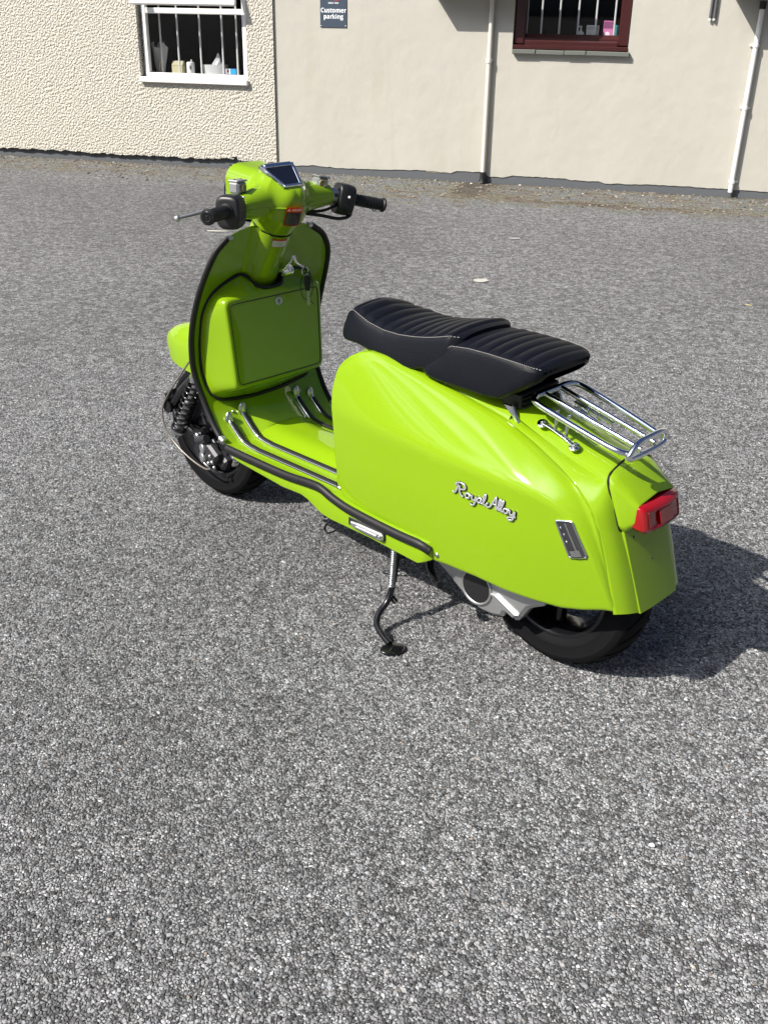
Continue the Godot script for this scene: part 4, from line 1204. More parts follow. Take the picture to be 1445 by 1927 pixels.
func rack(S: Node3D) -> void:
	var y := func(x: float) -> float: return lerpf(0.680, 0.618, (0.085 - x) / 0.265)
	var P := func(x: float, z: float) -> Vector3: return Vector3(x, y.call(x), z)
	var mb := MB.new()
	# outer loop
	var lp := [P.call(0.085, -0.062), P.call(0.085, 0.0), P.call(0.085, 0.062), P.call(0.068, 0.086), P.call(0.0, 0.086), P.call(-0.10, 0.077), P.call(-0.158, 0.070)]
	mb.tube(spl(lp, 8), 0.0072, 14)
	var lq := [P.call(0.085, -0.062), P.call(0.068, -0.086), P.call(0.0, -0.090), P.call(-0.10, -0.090), P.call(-0.150, -0.086), P.call(-0.178, -0.070)]
	mb.tube(spl(lq, 8), 0.0072, 14)
	for z in [-0.032, 0.030]:
		mb.tube(PackedVector3Array([P.call(0.085, z), P.call(-0.05, z), P.call(-0.176, z * 0.9)]), 0.0062, 12)
	var R := part("luggage_rack", mb, M.chrome, S)
	# upright end loop
	mb = MB.new()
	var e := [Vector3(-0.182, 0.612, -0.078), Vector3(-0.184, 0.624, -0.086), Vector3(-0.186, 0.645, -0.060), Vector3(-0.186, 0.648, -0.02), Vector3(-0.184, 0.646, 0.035), Vector3(-0.180, 0.637, 0.060), Vector3(-0.176, 0.620, 0.066), Vector3(-0.180, 0.612, 0.055), Vector3(-0.182, 0.610, 0.0)]
	mb.tube(spl(e, 7, true), 0.0068, 12, true)
	part("end_loop", mb, M.chrome, R)
	# feet
	for sd in [-1.0, 1.0]:
		mb = MB.new()
		var z: float = sd * 0.070
		var dk := func(x: float, zz: float) -> float:
			var c := lerpf(0.628, 0.566, (0.135 - x) / 0.185)
			return c + 0.030 * (1.0 - pow(minf(1.0, absf(zz) / 0.083), 2.6))
		for q in [0.055, -0.035]:
			mb.lathe([Vector2(0, 0), Vector2(0.0125, 0), Vector2(0.0125, 0.003), Vector2(0, 0.0032)], Vector3(q, dk.call(q, z * 0.8) + 0.003, z), Vector3(-0.2, 0.9, sd * 0.4), 20)
			mb.lathe([Vector2(0, 0.003), Vector2(0.006, 0.003), Vector2(0.0055, 0.008), Vector2(0, 0.009)], Vector3(q, dk.call(q, z * 0.8) + 0.003, z), Vector3(-0.2, 0.9, sd * 0.4), 6)
		var br := [Vector3(0.055, dk.call(0.055, z * 0.8) + 0.006, z), Vector3(0.030, dk.call(0.03, z * 0.8) + 0.007, z * 0.96), Vector3(-0.010, dk.call(-0.01, z * 0.8) + 0.007, z * 0.96), Vector3(-0.035, dk.call(-0.035, z * 0.8) + 0.006, z)]
		mb.tube(spl(br, 6), 0.007, 10, false, true, 0.35, Vector3.UP)
		mb.tube(PackedVector3Array([Vector3(0.022, dk.call(0.022, z * 0.8) + 0.007, z * 0.94), Vector3(0.022, y.call(0.022), sd * 0.064)]), 0.006, 10, false, true, 0.5)
		mb.tube(PackedVector3Array([Vector3(-0.008, dk.call(-0.008, z * 0.8) + 0.007, z * 0.94), Vector3(-0.008, y.call(-0.008), sd * 0.062)]), 0.006, 10, false, true, 0.5)
		part("foot", mb, M.chrome, R)
	for z in [-0.05, 0.05]:
		mb = MB.new()
		mb.box(Transform3D(Basis(Vector3(0, 0, 1), 0.25), Vector3(0.0, 0.636, z)), Vector3(0.11, 0.003, 0.018), 0.001)
		part("bracket", mb, M.chrome, R)

func front_shell(S: Node3D) -> void:
	# floor and legshield as one sheet, cut in two
	var rows := []
	var C := 48
	var split := 0
	var path := []
	for k in 13: path.append([lerpf(0.585, 0.96, k / 12.0), 0.297])
	split = path.size()
	var ys := []
	var y := 0.2985
	while y < 0.917: ys.append(y); y += 0.009
	ys.append(0.9175)
	var prof := spl(PROF.map(func(q): return Vector3(q.y, q.x, 0)), 8)
	for q in ys:
		var xx := prof_x(q)
		for k in range(1, prof.size()):
			if prof[k].y >= q and prof[k - 1].y <= q:
				xx = lerpf(prof[k - 1].x, prof[k].x, (q - prof[k - 1].y) / maxf(1e-6, prof[k].y - prof[k - 1].y)); break
		path.append([xx, q])
	for k in path.size():
		var x: float = path[k][0]; var yy: float = path[k][1]
		var l := itp(ZL, yy); var r := itp(ZR, yy)
		if k < split: l = lerpf(0.198, 0.208, k / float(split)); r = l
		var row := PackedVector3Array()
		for c in C + 1:
			var t := float(c) / C
			var z := lerpf(-l, r, t)
			var hump := 0.030 * exp(-pow(absf(z) / 0.085, 4.0)) * (1.0 - 0.5 * smoothstep(0.34, 0.43, yy) - 0.5 * smoothstep(0.43, 0.56, yy))
			var nx := -0.7 if yy > 0.31 else 0.0
			var p := Vector3(x + nx * hump, yy + hump * (0.7 if yy > 0.31 else 1.0), z)
			# the shield's sides sweep a little towards the rider
			if yy > 0.40: p.x -= 0.018 * pow(absf(z) / 0.23, 4.0) * smoothstep(0.40, 0.6, yy) * 0.5
			if k < split:
				var ed := minf(t, 1.0 - t)
				p.y -= 0.012 * pow(1.0 - minf(1.0, ed / 0.04), 2.0)
			row.append(p)
		rows.append(row)
	var mb := MB.new(); mb.grid(rows, false, false, 0, split + 4)
	part("floor_board", mb, M.green, S)
	mb = MB.new(); mb.grid(rows, false, false, split + 4, rows.size() - 1)
	# outer skin a little further forward, so that the sheet has thickness
	var fr := []
	for k in range(split + 4, rows.size()):
		var row := PackedVector3Array()
		for p in rows[k]: row.append(p + Vector3(0.006, 0, 0))
		fr.append(row)
	mb.grid(fr)
	var LS := part("leg_shield", mb, M.green, S)
	# black rim, open at the top for the column
	for sd in [-1.0, 1.0]:
		var pts := []
		for k in range(split + 3, rows.size(), 3):
			var p: Vector3 = rows[k][0 if sd < 0 else C]
			if p.y > 0.9155: break
			pts.append(p + Vector3(0.002, 0.0, sd * 0.002))
		var tb := MB.new(); tb.tube(spl(pts, 3), 0.0095, 12, false, true, 0.8)
		part("rim_trim", tb, M.rubber, LS)
		tb = MB.new()
		tb.tube(PackedVector3Array([pts[0] + Vector3(-0.012, -0.004, 0), pts[0] + Vector3(0.004, 0.002, 0)]), 0.0105, 12)
		part("trim_clip", tb, M.steel, LS)
		tb = MB.new()
		tb.tube(PackedVector3Array([pts[pts.size() - 1], pts[pts.size() - 1] + Vector3(-0.001, 0.003, -sd * 0.014)]), 0.0085, 12)
		part("trim_clip", tb, M.steel, LS)
	# steering column cover
	mb = MB.new()
	rows = []
	for k in 19:
		var t := k / 18.0
		var ring := PackedVector3Array()
		var cx := lerpf(1.170, 1.077, t); var cy := lerpf(0.762, 0.910, t)
		var rr := lerpf(0.064, 0.0585, t)
		var w := rr * (1.0 + 0.35 * pow(1.0 - t, 3.0) * 0.4)
		for q in 40:
			var an := TAU * q / 40
			# ring lies across the column axis
			ring.append(Vector3(cx, cy, 0.004) + Vector3(0.906, 0.423, 0) * cos(an) * rr * 1.02 + Vector3(0, 0, 1) * sin(an) * w)
		rows.append(ring)
	mb.grid(rows, true); mb.fan(rows[18], true)
	var col := part("steering_column", mb, M.green, S)
	# flared webs where the column meets the shield
	for sd in [-1.0, 1.0]:
		mb = MB.new()
		var wr := []
		for k in 9:
			var t := k / 8.0
			var yy := lerpf(0.745, 0.914, t)
			var row := PackedVector3Array()
			for q in 7:
				var u := q / 6.0
				row.append(Vector3(lerpf(lerpf(1.128, 1.055, t), prof_x(yy) + 0.001, 1.0 - pow(1.0 - u, 2.0)), yy, 0.004 + sd * (0.052 + u * 0.030)))
			wr.append(row)
		mb.grid(wr)
		part("column_web", mb, M.green, col)
	# caution label on the column
	mb = label_patch(Vector3(1.0885, 0.895, 0.004), 0.0635, 0.36, -0.22, 0.013, Vector3(-0.415, 0.91, 0).normalized())
	part("label", mb, label_mat(false), col)
	# ignition lock
	mb = MB.new()
	mb.lathe([Vector2(0, -0.02), Vector2(0.017, -0.02), Vector2(0.016, 0.008), Vector2(0.013, 0.011), Vector2(0.009, 0.011), Vector2(0.009, 0.008), Vector2(0, 0.008)], Vector3(1.064, 0.782, 0.045), Vector3(-0.8, 0.35, 0.35), 24)
	part("ignition_lock", mb, M.chrome, col)
	# bag hook: two chrome prongs
	mb = MB.new()
	var h0 := Vector3(1.058, 0.795, 0.045)
	mb.tube(spl([h0 + Vector3(0.01, -0.012, -0.028), h0 + Vector3(-0.006, -0.004, -0.022), h0 + Vector3(-0.014, 0.016, -0.006), h0 + Vector3(-0.012, 0.030, 0.002)], 6), 0.0045, 10, false, true, 0.6)
	mb.tube(spl([h0 + Vector3(-0.012, 0.030, 0.008), h0 + Vector3(-0.014, 0.012, 0.012), h0 + Vector3(-0.008, -0.002, 0.030), h0 + Vector3(-0.008, -0.010, 0.046)], 6), 0.0042, 10, false, true, 0.6)
	part("bag_hook", mb, M.chrome, col)

func label_patch(c: Vector3, rad: float, span: float, mid: float, hh: float, ax: Vector3) -> MB:
	# patch on a cylinder of axis ax through c; angle 0 looks to the rider
	var mb := MB.new()
	var e := Vector3(-ax.y, ax.x, 0).normalized()
	var rows := []
	var uvs := PackedVector2Array()
	for k in 5:
		var row := PackedVector3Array()
		for q in 13:
			var an := mid + span * (q / 12.0 - 0.5) * 2.0
			row.append(c + ax * (hh * (1.0 - k / 2.0)) + e * cos(an) * rad + Vector3(0, 0, 1) * sin(an) * rad)
			uvs.append(Vector2(q / 12.0, k / 4.0))
		rows.append(row)
	mb.grid(rows)
	mb.uv = uvs
	return mb

func label_mat(warning: bool) -> StandardMaterial3D:
	var W := 128; var H := 128 if warning else 64
	var im := Image.create(W, H, false, Image.FORMAT_RGB8)
	if warning:
		im.fill(Color(0.10, 0.09, 0.09))
		im.fill_rect(Rect2i(0, 0, W, 34), Color(0.92, 0.22, 0.06))
		for k in 4: im.fill_rect(Rect2i(0 if k % 2 == 0 else 0, 0, 5, H), Color(0.80, 0.18, 0.06))
		im.fill_rect(Rect2i(W - 5, 0, 5, H), Color(0.80, 0.18, 0.06)); im.fill_rect(Rect2i(0, H - 5, W, 5), Color(0.80, 0.18, 0.06))
		for y in 18:
			var w := y * 0.6
			im.fill_rect(Rect2i(int(22 - w), 8 + y, int(maxf(1.0, w * 2.0)), 1), Color(0.95, 0.9, 0.85))
		im.fill_rect(Rect2i(21, 14, 2, 7), Color(0.75, 0.16, 0.05))
		# seven white capitals
		var x := 42
		for l in ["101101101111101", "111101111101101", "110101110101101", "101111111101101", "111010010010111", "101111111101101", "111100101101111"]:
			for k in 15:
				if l[k] == "1": im.fill_rect(Rect2i(x + (k % 3) * 3, 10 + (k / 3) * 3, 3, 3), Color(0.95, 0.9, 0.85))
			x += 11
		for k in 10:
			var y := 42 + k * 8
			im.fill_rect(Rect2i(12, y, 70 + (k * 37) % 34, 2), Color(0.55, 0.54, 0.52))
	else:
		im.fill(Color(0.80, 0.80, 0.78))
		im.fill_rect(Rect2i(0, 0, W, 14), Color(0.72, 0.12, 0.05))
		im.fill_rect(Rect2i(0, 0, 3, H), Color(0.6, 0.2, 0.12)); im.fill_rect(Rect2i(W - 3, 0, 3, H), Color(0.6, 0.2, 0.12)); im.fill_rect(Rect2i(0, H - 3, W, 3), Color(0.6, 0.2, 0.12))
		for k in 4: im.fill_rect(Rect2i(10, 22 + k * 10, 80 + (k * 41) % 26, 2), Color(0.45, 0.45, 0.44))
	var m := mat(Color.WHITE, 0.3)
	m.albedo_texture = tex(im)
	return m

func glovebox(S: Node3D) -> void:
	var base := [Vector2(-0.14, 0.412), Vector2(-0.05, 0.409), Vector2(0.06, 0.411), Vector2(0.15, 0.413), Vector2(0.190, 0.425), Vector2(0.209, 0.46), Vector2(0.216, 0.55), Vector2(0.217, 0.65), Vector2(0.210, 0.705), Vector2(0.185, 0.742), Vector2(0.14, 0.760), Vector2(0.09, 0.768), Vector2(0.068, 0.762), Vector2(0.052, 0.745), Vector2(0.02, 0.736), Vector2(-0.02, 0.737), Vector2(-0.048, 0.748), Vector2(-0.064, 0.770), Vector2(-0.09, 0.776), Vector2(-0.135, 0.758), Vector2(-0.172, 0.732), Vector2(-0.193, 0.695), Vector2(-0.200, 0.65), Vector2(-0.198, 0.55), Vector2(-0.192, 0.47), Vector2(-0.178, 0.43)]
	var b3 := []
	for q in base: b3.append(Vector3(q.x, q.y, 0))
	var b := spl(b3, 5, true)
	var rect := func(an: float, wt: float, wb: float, y0: float, y1: float, rc: float) -> Vector2:
		var c := Vector2(0.004, (y0 + y1) * 0.5)
		var d := Vector2(cos(an), sin(an))
		var hy := (y1 - y0) * 0.5
		var t := 0.0
		# superellipse-like rounded rectangle by bisection
		var lo := 0.0; var hi := 0.5
		for k in 22:
			t = (lo + hi) * 0.5
			var p := d * t
			var w := lerpf(wb, wt, clampf((p.y + hy) / (2.0 * hy), 0, 1))
			var ax := absf(p.x) - (w - rc); var ay := absf(p.y) - (hy - rc)
			var inside := (ax <= rc and ay <= rc) and not (ax > 0 and ay > 0 and ax * ax + ay * ay > rc * rc)
			if inside: lo = t
			else: hi = t
		return c + d * t
	var fx := func(y: float) -> float: return 1.070 + (y - 0.6) * 0.085
	var notch := func(p: Vector3) -> float: return (0.046 * smoothstep(0.078, 0.03, absf(p.x - 0.004)) if p.y > 0.72 else 0.0) + (0.020 * smoothstep(0.16, 0.03, absf(p.x)) if p.y < 0.45 else 0.0)
	var rows := []
	var lv := [[-1.0, 0, 0, 0, 0, 0], [0.12, 0.0, 0, 0.452, 0.735, 0.03], [0.34, 0.28, 0.0, 0.452, 0.735, 0.022], [0.62, 0.66, 0.0, 0.452, 0.733, 0.018], [0.90, 0.180, 0.171, 0.462, 0.727, 0.018], [0.97, 0.1775, 0.1685, 0.466, 0.724, 0.022], [1.0, 0.172, 0.163, 0.472, 0.718, 0.018], [1.0, 0.158, 0.149, 0.486, 0.704, 0.012], [1.0, 0.08, 0.075, 0.55, 0.65, 0.012]]
	for q in lv:
		var ring := PackedVector3Array()
		for p in b:
			var an := atan2(p.y - 0.595, p.x - 0.004)
			if q[0] < 0.0:
				ring.append(Vector3(prof_x(p.y) - 0.002 - notch.call(p), p.y, p.x)); continue
			var t: float = q[0]
			var full := t > 0.8
			var r: Vector2 = rect.call(an, q[1] if full else 0.181, q[2] if full else 0.172, q[3] if full else 0.460, q[4] if full else 0.729, q[5])
			var yz := r
			if not full: yz = Vector2(p.x, p.y).lerp(r, q[1])
			ring.append(Vector3(lerpf(prof_x(clampf(p.y, 0.45, 0.78)) - notch.call(p), fx.call(yz.y), t), yz.y, yz.x))
		rows.append(ring)
	var mb := MB.new(); mb.grid(rows, true); mb.fan(rows[rows.size() - 1], true)
	var G := part("glove_box", mb, M.green, S)
	mb = MB.new()
	var gp := []
	for p in b: gp.append(Vector3(prof_x(p.y) - 0.003 - notch.call(p) - (0.004 if p.y > 0.72 and absf(p.x) < 0.075 else 0.0), p.y, p.x))
	mb.tube(PackedVector3Array(gp), 0.0055, 10, true)
	part("gasket", mb, M.rubber, G)
	mb = MB.new()
	var dr := PackedVector3Array()
	for k in 120:
		var r: Vector2 = rect.call(TAU * k / 120.0, 0.1655, 0.1565, 0.4785, 0.7115, 0.014)
		dr.append(Vector3(fx.call(r.y) - 0.0006, r.y, r.x))
	mb.tube(dr, 0.0014, 8, true)
	part("door_seam", mb, M.groove, G)
	mb = MB.new()
	var lc := Vector3(fx.call(0.695) + 0.0, 0.694, 0.016)
	mb.lathe([Vector2(0, -0.01), Vector2(0.0125, -0.01), Vector2(0.0125, 0.003), Vector2(0.0115, 0.005), Vector2(0.0085, 0.005), Vector2(0.008, 0.003), Vector2(0, 0.003)], lc, Vector3(-1, 0.085, 0), 26)
	var lk := part("lock", mb, M.steel, G)
	mb = MB.new(); mb.bx(lc + Vector3(-0.0042, -0.004, -0.0012), lc + Vector3(-0.0032, 0.004, 0.0012), 0.0)
	part("key_slot", mb, M.plastic, lk)

func floor_parts(S: Node3D) -> void:
	var mb: MB
	# green sill below the runner
	var bot := [Vector2(0.262, 0.236), Vector2(0.30, 0.216), Vector2(0.36, 0.219), Vector2(0.47, 0.225), Vector2(0.62, 0.226), Vector2(0.655, 0.231), Vector2(0.68, 0.243), Vector2(0.705, 0.254), Vector2(0.735, 0.261), Vector2(0.81, 0.258), Vector2(1.02, 0.275), Vector2(1.045, 0.298)]
	var top := [Vector2(0.262, 0.285), Vector2(0.45, 0.288), Vector2(0.56, 0.292), Vector2(0.61, 0.303), Vector2(0.66, 0.300), Vector2(1.05, 0.303)]
	for sd in [-1.0, 1.0]:
		mb = MB.new()
		var rows := []
		for k in 61:
			var x := lerpf(0.262, 1.05, k / 60.0)
			var yt := itp(top, x); var yb := itp(bot, x)
			var w := lerpf(0.203, 0.212, (x - 0.262) / 0.79)
			if x < 0.285: w -= 0.012 * pow((0.285 - x) / 0.023, 2.0)
			rows.append(PackedVector3Array([Vector3(x, yt, sd * (w - 0.03)), Vector3(x, yt, sd * (w - 0.002)), Vector3(x, yt - 0.003, sd * w), Vector3(x, lerpf(yt, yb, 0.5), sd * (w + 0.003)), Vector3(x, yb + 0.003, sd * (w + 0.004)), Vector3(x, yb, sd * (w + 0.001)), Vector3(x, yb + 0.004, sd * (w - 0.04))]))
		mb.grid(rows)
		mb.fan(rows[0]); mb.fan(rows[60])
		var sill := part("side_sill", mb, M.green, S)
		# black runner
		mb = MB.new()
		var c := [Vector3(1.050, 0.304, 0.218), Vector3(0.95, 0.301, 0.216), Vector3(0.80, 0.299, 0.212), Vector3(0.70, 0.306, 0.210), Vector3(0.655, 0.306, 0.210), Vector3(0.61, 0.293, 0.210), Vector3(0.55, 0.282, 0.210), Vector3(0.45, 0.276, 0.210), Vector3(0.36, 0.273, 0.209), Vector3(0.295, 0.2725, 0.207), Vector3(0.266, 0.262, 0.200)]
		var pts := []
		for q in c: pts.append(Vector3(q.x, q.y, q.z * sd))
		mb.tube(spl(pts, 6), 0.0125, 12, false, true, 0.82, Vector3(0, 0, sd))
		part("runner", mb, M.rubber, sill)
		mb = MB.new(); mb.tube(PackedVector3Array([Vector3(0.735, 0.303, sd * 0.2105), Vector3(0.7335, 0.303, sd * 0.2105)]), 0.0128, 12, false, true, 0.84, Vector3(0, 0, sd))
		part("runner_joint", mb, M.gloss, sill)
		# folded footrest
		mb = MB.new()
		mb.bx(Vector3(0.41, 0.236, sd * 0.207 - 0.004), Vector3(0.548, 0.262, sd * 0.207 + 0.004), 0.003)
		var peg := part("footrest", mb, M.plastic, sill)
		mb = MB.new()
		mb.prism(PackedVector2Array([Vector2(0.412, 0.244), Vector2(0.417, 0.238), Vector2(0.50, 0.239), Vector2(0.53, 0.242), Vector2(0.53, 0.256), Vector2(0.50, 0.259), Vector2(0.417, 0.2605), Vector2(0.412, 0.256)]), Transform3D(Basis(), Vector3(0, 0, sd * 0.216 - 0.005)), 0.010, 0.003)
		mb.tube(PackedVector3Array([Vector3(0.43, 0.2495, sd * 0.2215), Vector3(0.505, 0.2495, sd * 0.2215)]), 0.004, 8)
		mb.ball(Vector3(0.42, 0.252, sd * 0.2215), 0.004, 6)
		part("footrest_bar", mb, M.alloy, peg)
	# ribbed floor rails
	var prof := spl(PROF.map(func(q): return Vector3(q.y, q.x, 0)), 6)
	for q in [[-0.160, 0.358, 0.628], [-0.106, 0.372, 0.668], [0.106, 0.372, 0.668], [0.160, 0.358, 0.628]]:
		var z: float = q[0]
		var pts := []
		var ys := []
		for k in range(prof.size() - 1, -1, -1):
			if prof[k].y <= q[1] and prof[k].x > 0.975: pts.append(prof[k])
		var path := PackedVector3Array()
		path.append(Vector3(prof_x(q[1]), q[1], z))
		for p in pts: path.append(Vector3(p.x, p.y, z))
		var x := 0.97
		while x > q[2]: path.append(Vector3(x, 0.297, z)); x -= 0.03
		path.append(Vector3(q[2], 0.297, z))
		# offset off the sheet
		var off := PackedVector3Array(); var top2 := PackedVector3Array()
		for k in path.size():
			var t := (path[mini(k + 1, path.size() - 1)] - path[maxi(k - 1, 0)]).normalized()
			var nn := Vector3(t.y, -t.x, 0)
			if nn.y < 0: nn = -nn
			var hump := 0.030 * exp(-pow(absf(z) / 0.085, 4.0)) * (1.0 - smoothstep(0.40, 0.56, path[k].y))
			off.append(path[k] + nn * (0.004 + hump)); top2.append(path[k] + nn * (0.0092 + hump))
		mb = MB.new(); mb.tube(off, 0.0085, 14, false, true, 0.75, Vector3(0, 0, 1).cross(Vector3(1, 0, 0)))
		var rail := part("floor_rail", mb, M.chrome, S)
		mb = MB.new(); mb.tube(top2.slice(2, top2.size() - 1), 0.0074, 12, false, true, 0.6, Vector3(0, 1, 0))
		part("rail_rubber", mb, M.rubber, rail)
		mb = MB.new()
		mb.ball(off[0] + Vector3(0.0, 0.004, 0), Vector3(0.010, 0.024, 0.0135), 10)
		part("rail_end", mb, M.steel, rail)
		mb = MB.new()
		var last := off[off.size() - 1]
		mb.ball(last + Vector3(0.002, 0.0, 0), Vector3(0.013, 0.008, 0.0105), 8)
		part("rail_end", mb, M.steel, rail)
		mb = MB.new(); mb.ball(off[0] + Vector3(-0.008, 0.008, 0), 0.0035, 6)
		part("rail_screw", mb, M.steel, rail)
	for z in [-0.135, 0.13]:
		mb = MB.new(); mb.ball(Vector3(prof_x(0.378) - 0.001, 0.378, z), 0.0045, 6)
		part("floor_bolt", mb, M.steel, S)
	# wire loop under the sill
	mb = MB.new()
	mb.tube(spl([Vector3(0.617, 0.228, -0.196), Vector3(0.648, 0.192, -0.200), Vector3(0.651, 0.181, -0.200), Vector3(0.637, 0.174, -0.200), Vector3(0.604, 0.196, -0.198), Vector3(0.572, 0.224, -0.190)], 6), 0.003, 8)
	part("wire_loop", mb, M.gloss, S)

func headset(S: Node3D) -> void:
	var z0 := Vector3(0, 0, 0.004)
	var f := func(p: Vector3) -> float:
		p -= z0
		var q := Vector3(p.x, p.y, absf(p.z))
		# lamp nacelle, flattened front
		var tx := clampf((p.x - 1.03) / 0.147, 0.0, 1.0)
		var hv := Vector2(lerpf(0.058, 0.0795, tx), lerpf(0.052, 0.084, tx))
		var rr := lerpf(0.05, 0.046, tx)
		var e2 := Vector2(absf(p.y - 0.994), absf(p.z)) - hv + Vector2(rr, rr)
		var a := Vector2(maxf(e2.x, 0.0), maxf(e2.y, 0.0)).length() + minf(maxf(e2.x, e2.y), 0.0) - rr
		a = maxf(a, 1.03 - p.x)
		a = maxf(a, p.x - 1.177)
		# crest back to the instrument
		var b := cap_sd(q, Vector3(1.05, 1.040, 0.026), Vector3(0.995, 0.996, 0.012), 0.028, 0.030)
		var c := cap_sd(q, Vector3(1.050, 0.990, 0.0), Vector3(1.020, 0.985, 0.158), 0.058, 0.030)
		c = maxf(c, q.z - 0.158)
		var d := cap_sd(p, Vector3(1.077, 0.912, 0), Vector3(1.042, 0.968, 0), 0.0575, 0.074)
		var o := smin(smin(a, b, 0.03), c, 0.03)
		o = smin(o, d, 0.018)
		# flat cuts: the instrument plane and the collar
		var n := Vector3(-0.569, 0.822, 0.0)
		o = maxf(o, (p - Vector3(1.02, 1.0505, 0)).dot(n))
		o = maxf(o, -(p - Vector3(1.077, 0.916, 0)).dot(Vector3(-0.415, 0.91, 0)))
		# waist line
		o = maxf(o, -0.004) if false else o
		return o
	var mb := sdf_mesh(f, Vector3(0.93, 0.86, -0.18), Vector3(1.215, 1.09, 0.19), 0.0052)
	var H := part("headset", mb, M.green, S)
	# collar gap
	mb = MB.new()
	mb.lathe([Vector2(0.054, -0.006), Vector2(0.0565, -0.006), Vector2(0.0565, 0.006), Vector2(0.054, 0.006)], Vector3(1.077, 0.912, 0.004), Vector3(-0.415, 0.91, 0), 40)
	part("collar_gap", mb, M.rubber, H)
	# lamp ring and glass
	mb = MB.new()
	mb.lathe([Vector2(0.074, -0.012), Vector2(0.0815, -0.008), Vector2(0.0825, 0.004), Vector2(0.077, 0.010), Vector2(0.070, 0.009)], Vector3(1.180, 0.990, 0.004), Vector3(1, -0.05, 0), 48)
	var lr := part("headlight", mb, M.gloss, S)
	mb = MB.new(); mb.lathe([Vector2(0.070, 0.008), Vector2(0.05, 0.018), Vector2(0.02, 0.023), Vector2(0, 0.024)], Vector3(1.180, 0.990, 0.004), Vector3(1, -0.05, 0), 40)
	part("headlight_glass", mb, M.glass_dark, lr)
	mb = MB.new(); mb.lathe([Vector2(0.0815, 0.002), Vector2(0.0845, -0.003), Vector2(0.082, -0.008)], Vector3(1.1775, 0.990, 0.004), Vector3(1, -0.05, 0), 48)
	part("headlight_rim", mb, M.chrome, lr)
	# instrument: trapezoid bezel and dark screen
	var n := Vector3(-0.569, 0.822, 0.0)
	var e := Vector3(-0.822, -0.569, 0.0)
	var c := Vector3(1.02, 1.0505, 0.004)
	var Q := [Vector2(-0.040, -0.049), Vector2(-0.040, 0.049), Vector2(-0.034, 0.054), Vector2(0.034, 0.033), Vector2(0.041, 0.026), Vector2(0.041, -0.026), Vector2(0.034, -0.033), Vector2(-0.034, -0.054)]
	var lp := []
	for q in Q: lp.append(c + e * q.x + Vector3(0, 0, q.y) + n * 0.002)
	mb = MB.new()
	var lps := spl(lp, 5, true)
	var rows := []
	for s in [[1.06, -0.006], [1.05, 0.002], [1.0, 0.0055], [0.88, 0.0045], [0.84, 0.001]]:
		var ring := PackedVector3Array()
		for p in lps: ring.append(c + (p - c) * s[0] + n * s[1])
		rows.append(ring)
	mb.grid(rows, true)
	var ins := part("instrument", mb, M.chrome, S)
	mb = MB.new()
	var ring := PackedVector3Array()
	for p in lps: ring.append(c + (p - c) * 0.85 + n * 0.0022)
	mb.fan(ring)
	part("screen", mb, M.glass_dark, ins)
	# front chrome lip of the instrument is broader
	mb = MB.new()
	mb.tube(PackedVector3Array([c + e * -0.038 + n * 0.0055 + Vector3(0, 0, -0.046), c + e * -0.038 + n * 0.0055 + Vector3(0, 0, 0.046)]), 0.0075, 12, false, true, 0.5, n)
	part("bezel_lip", mb, M.chrome, ins)
	# seam round the headset
	mb = MB.new()
	var sp := []
	for k in 41:
		var z := lerpf(-0.150, 0.150, k / 40.0)
		var p := Vector3(0.90, lerpf(0.972, 0.980, absf(z) / 0.15), z + 0.004)
		# march to the surface from behind
		for it in 40:
			var dd: float = f.call(p)
			if dd < 0.0004: break
			p.x += dd * 0.8
		sp.append(p)
	mb.tube(spl(sp, 2), 0.0024, 8)
	part("seam_lip", mb, M.green, H)
	# warning label
	mb = label_patch(Vector3(1.041, 0.980, 0.004), 0.0815, 0.32, -0.20, 0.028, Vector3(-0.37, 0.929, 0).normalized())
	part("warning_label", mb, label_mat(true), H)

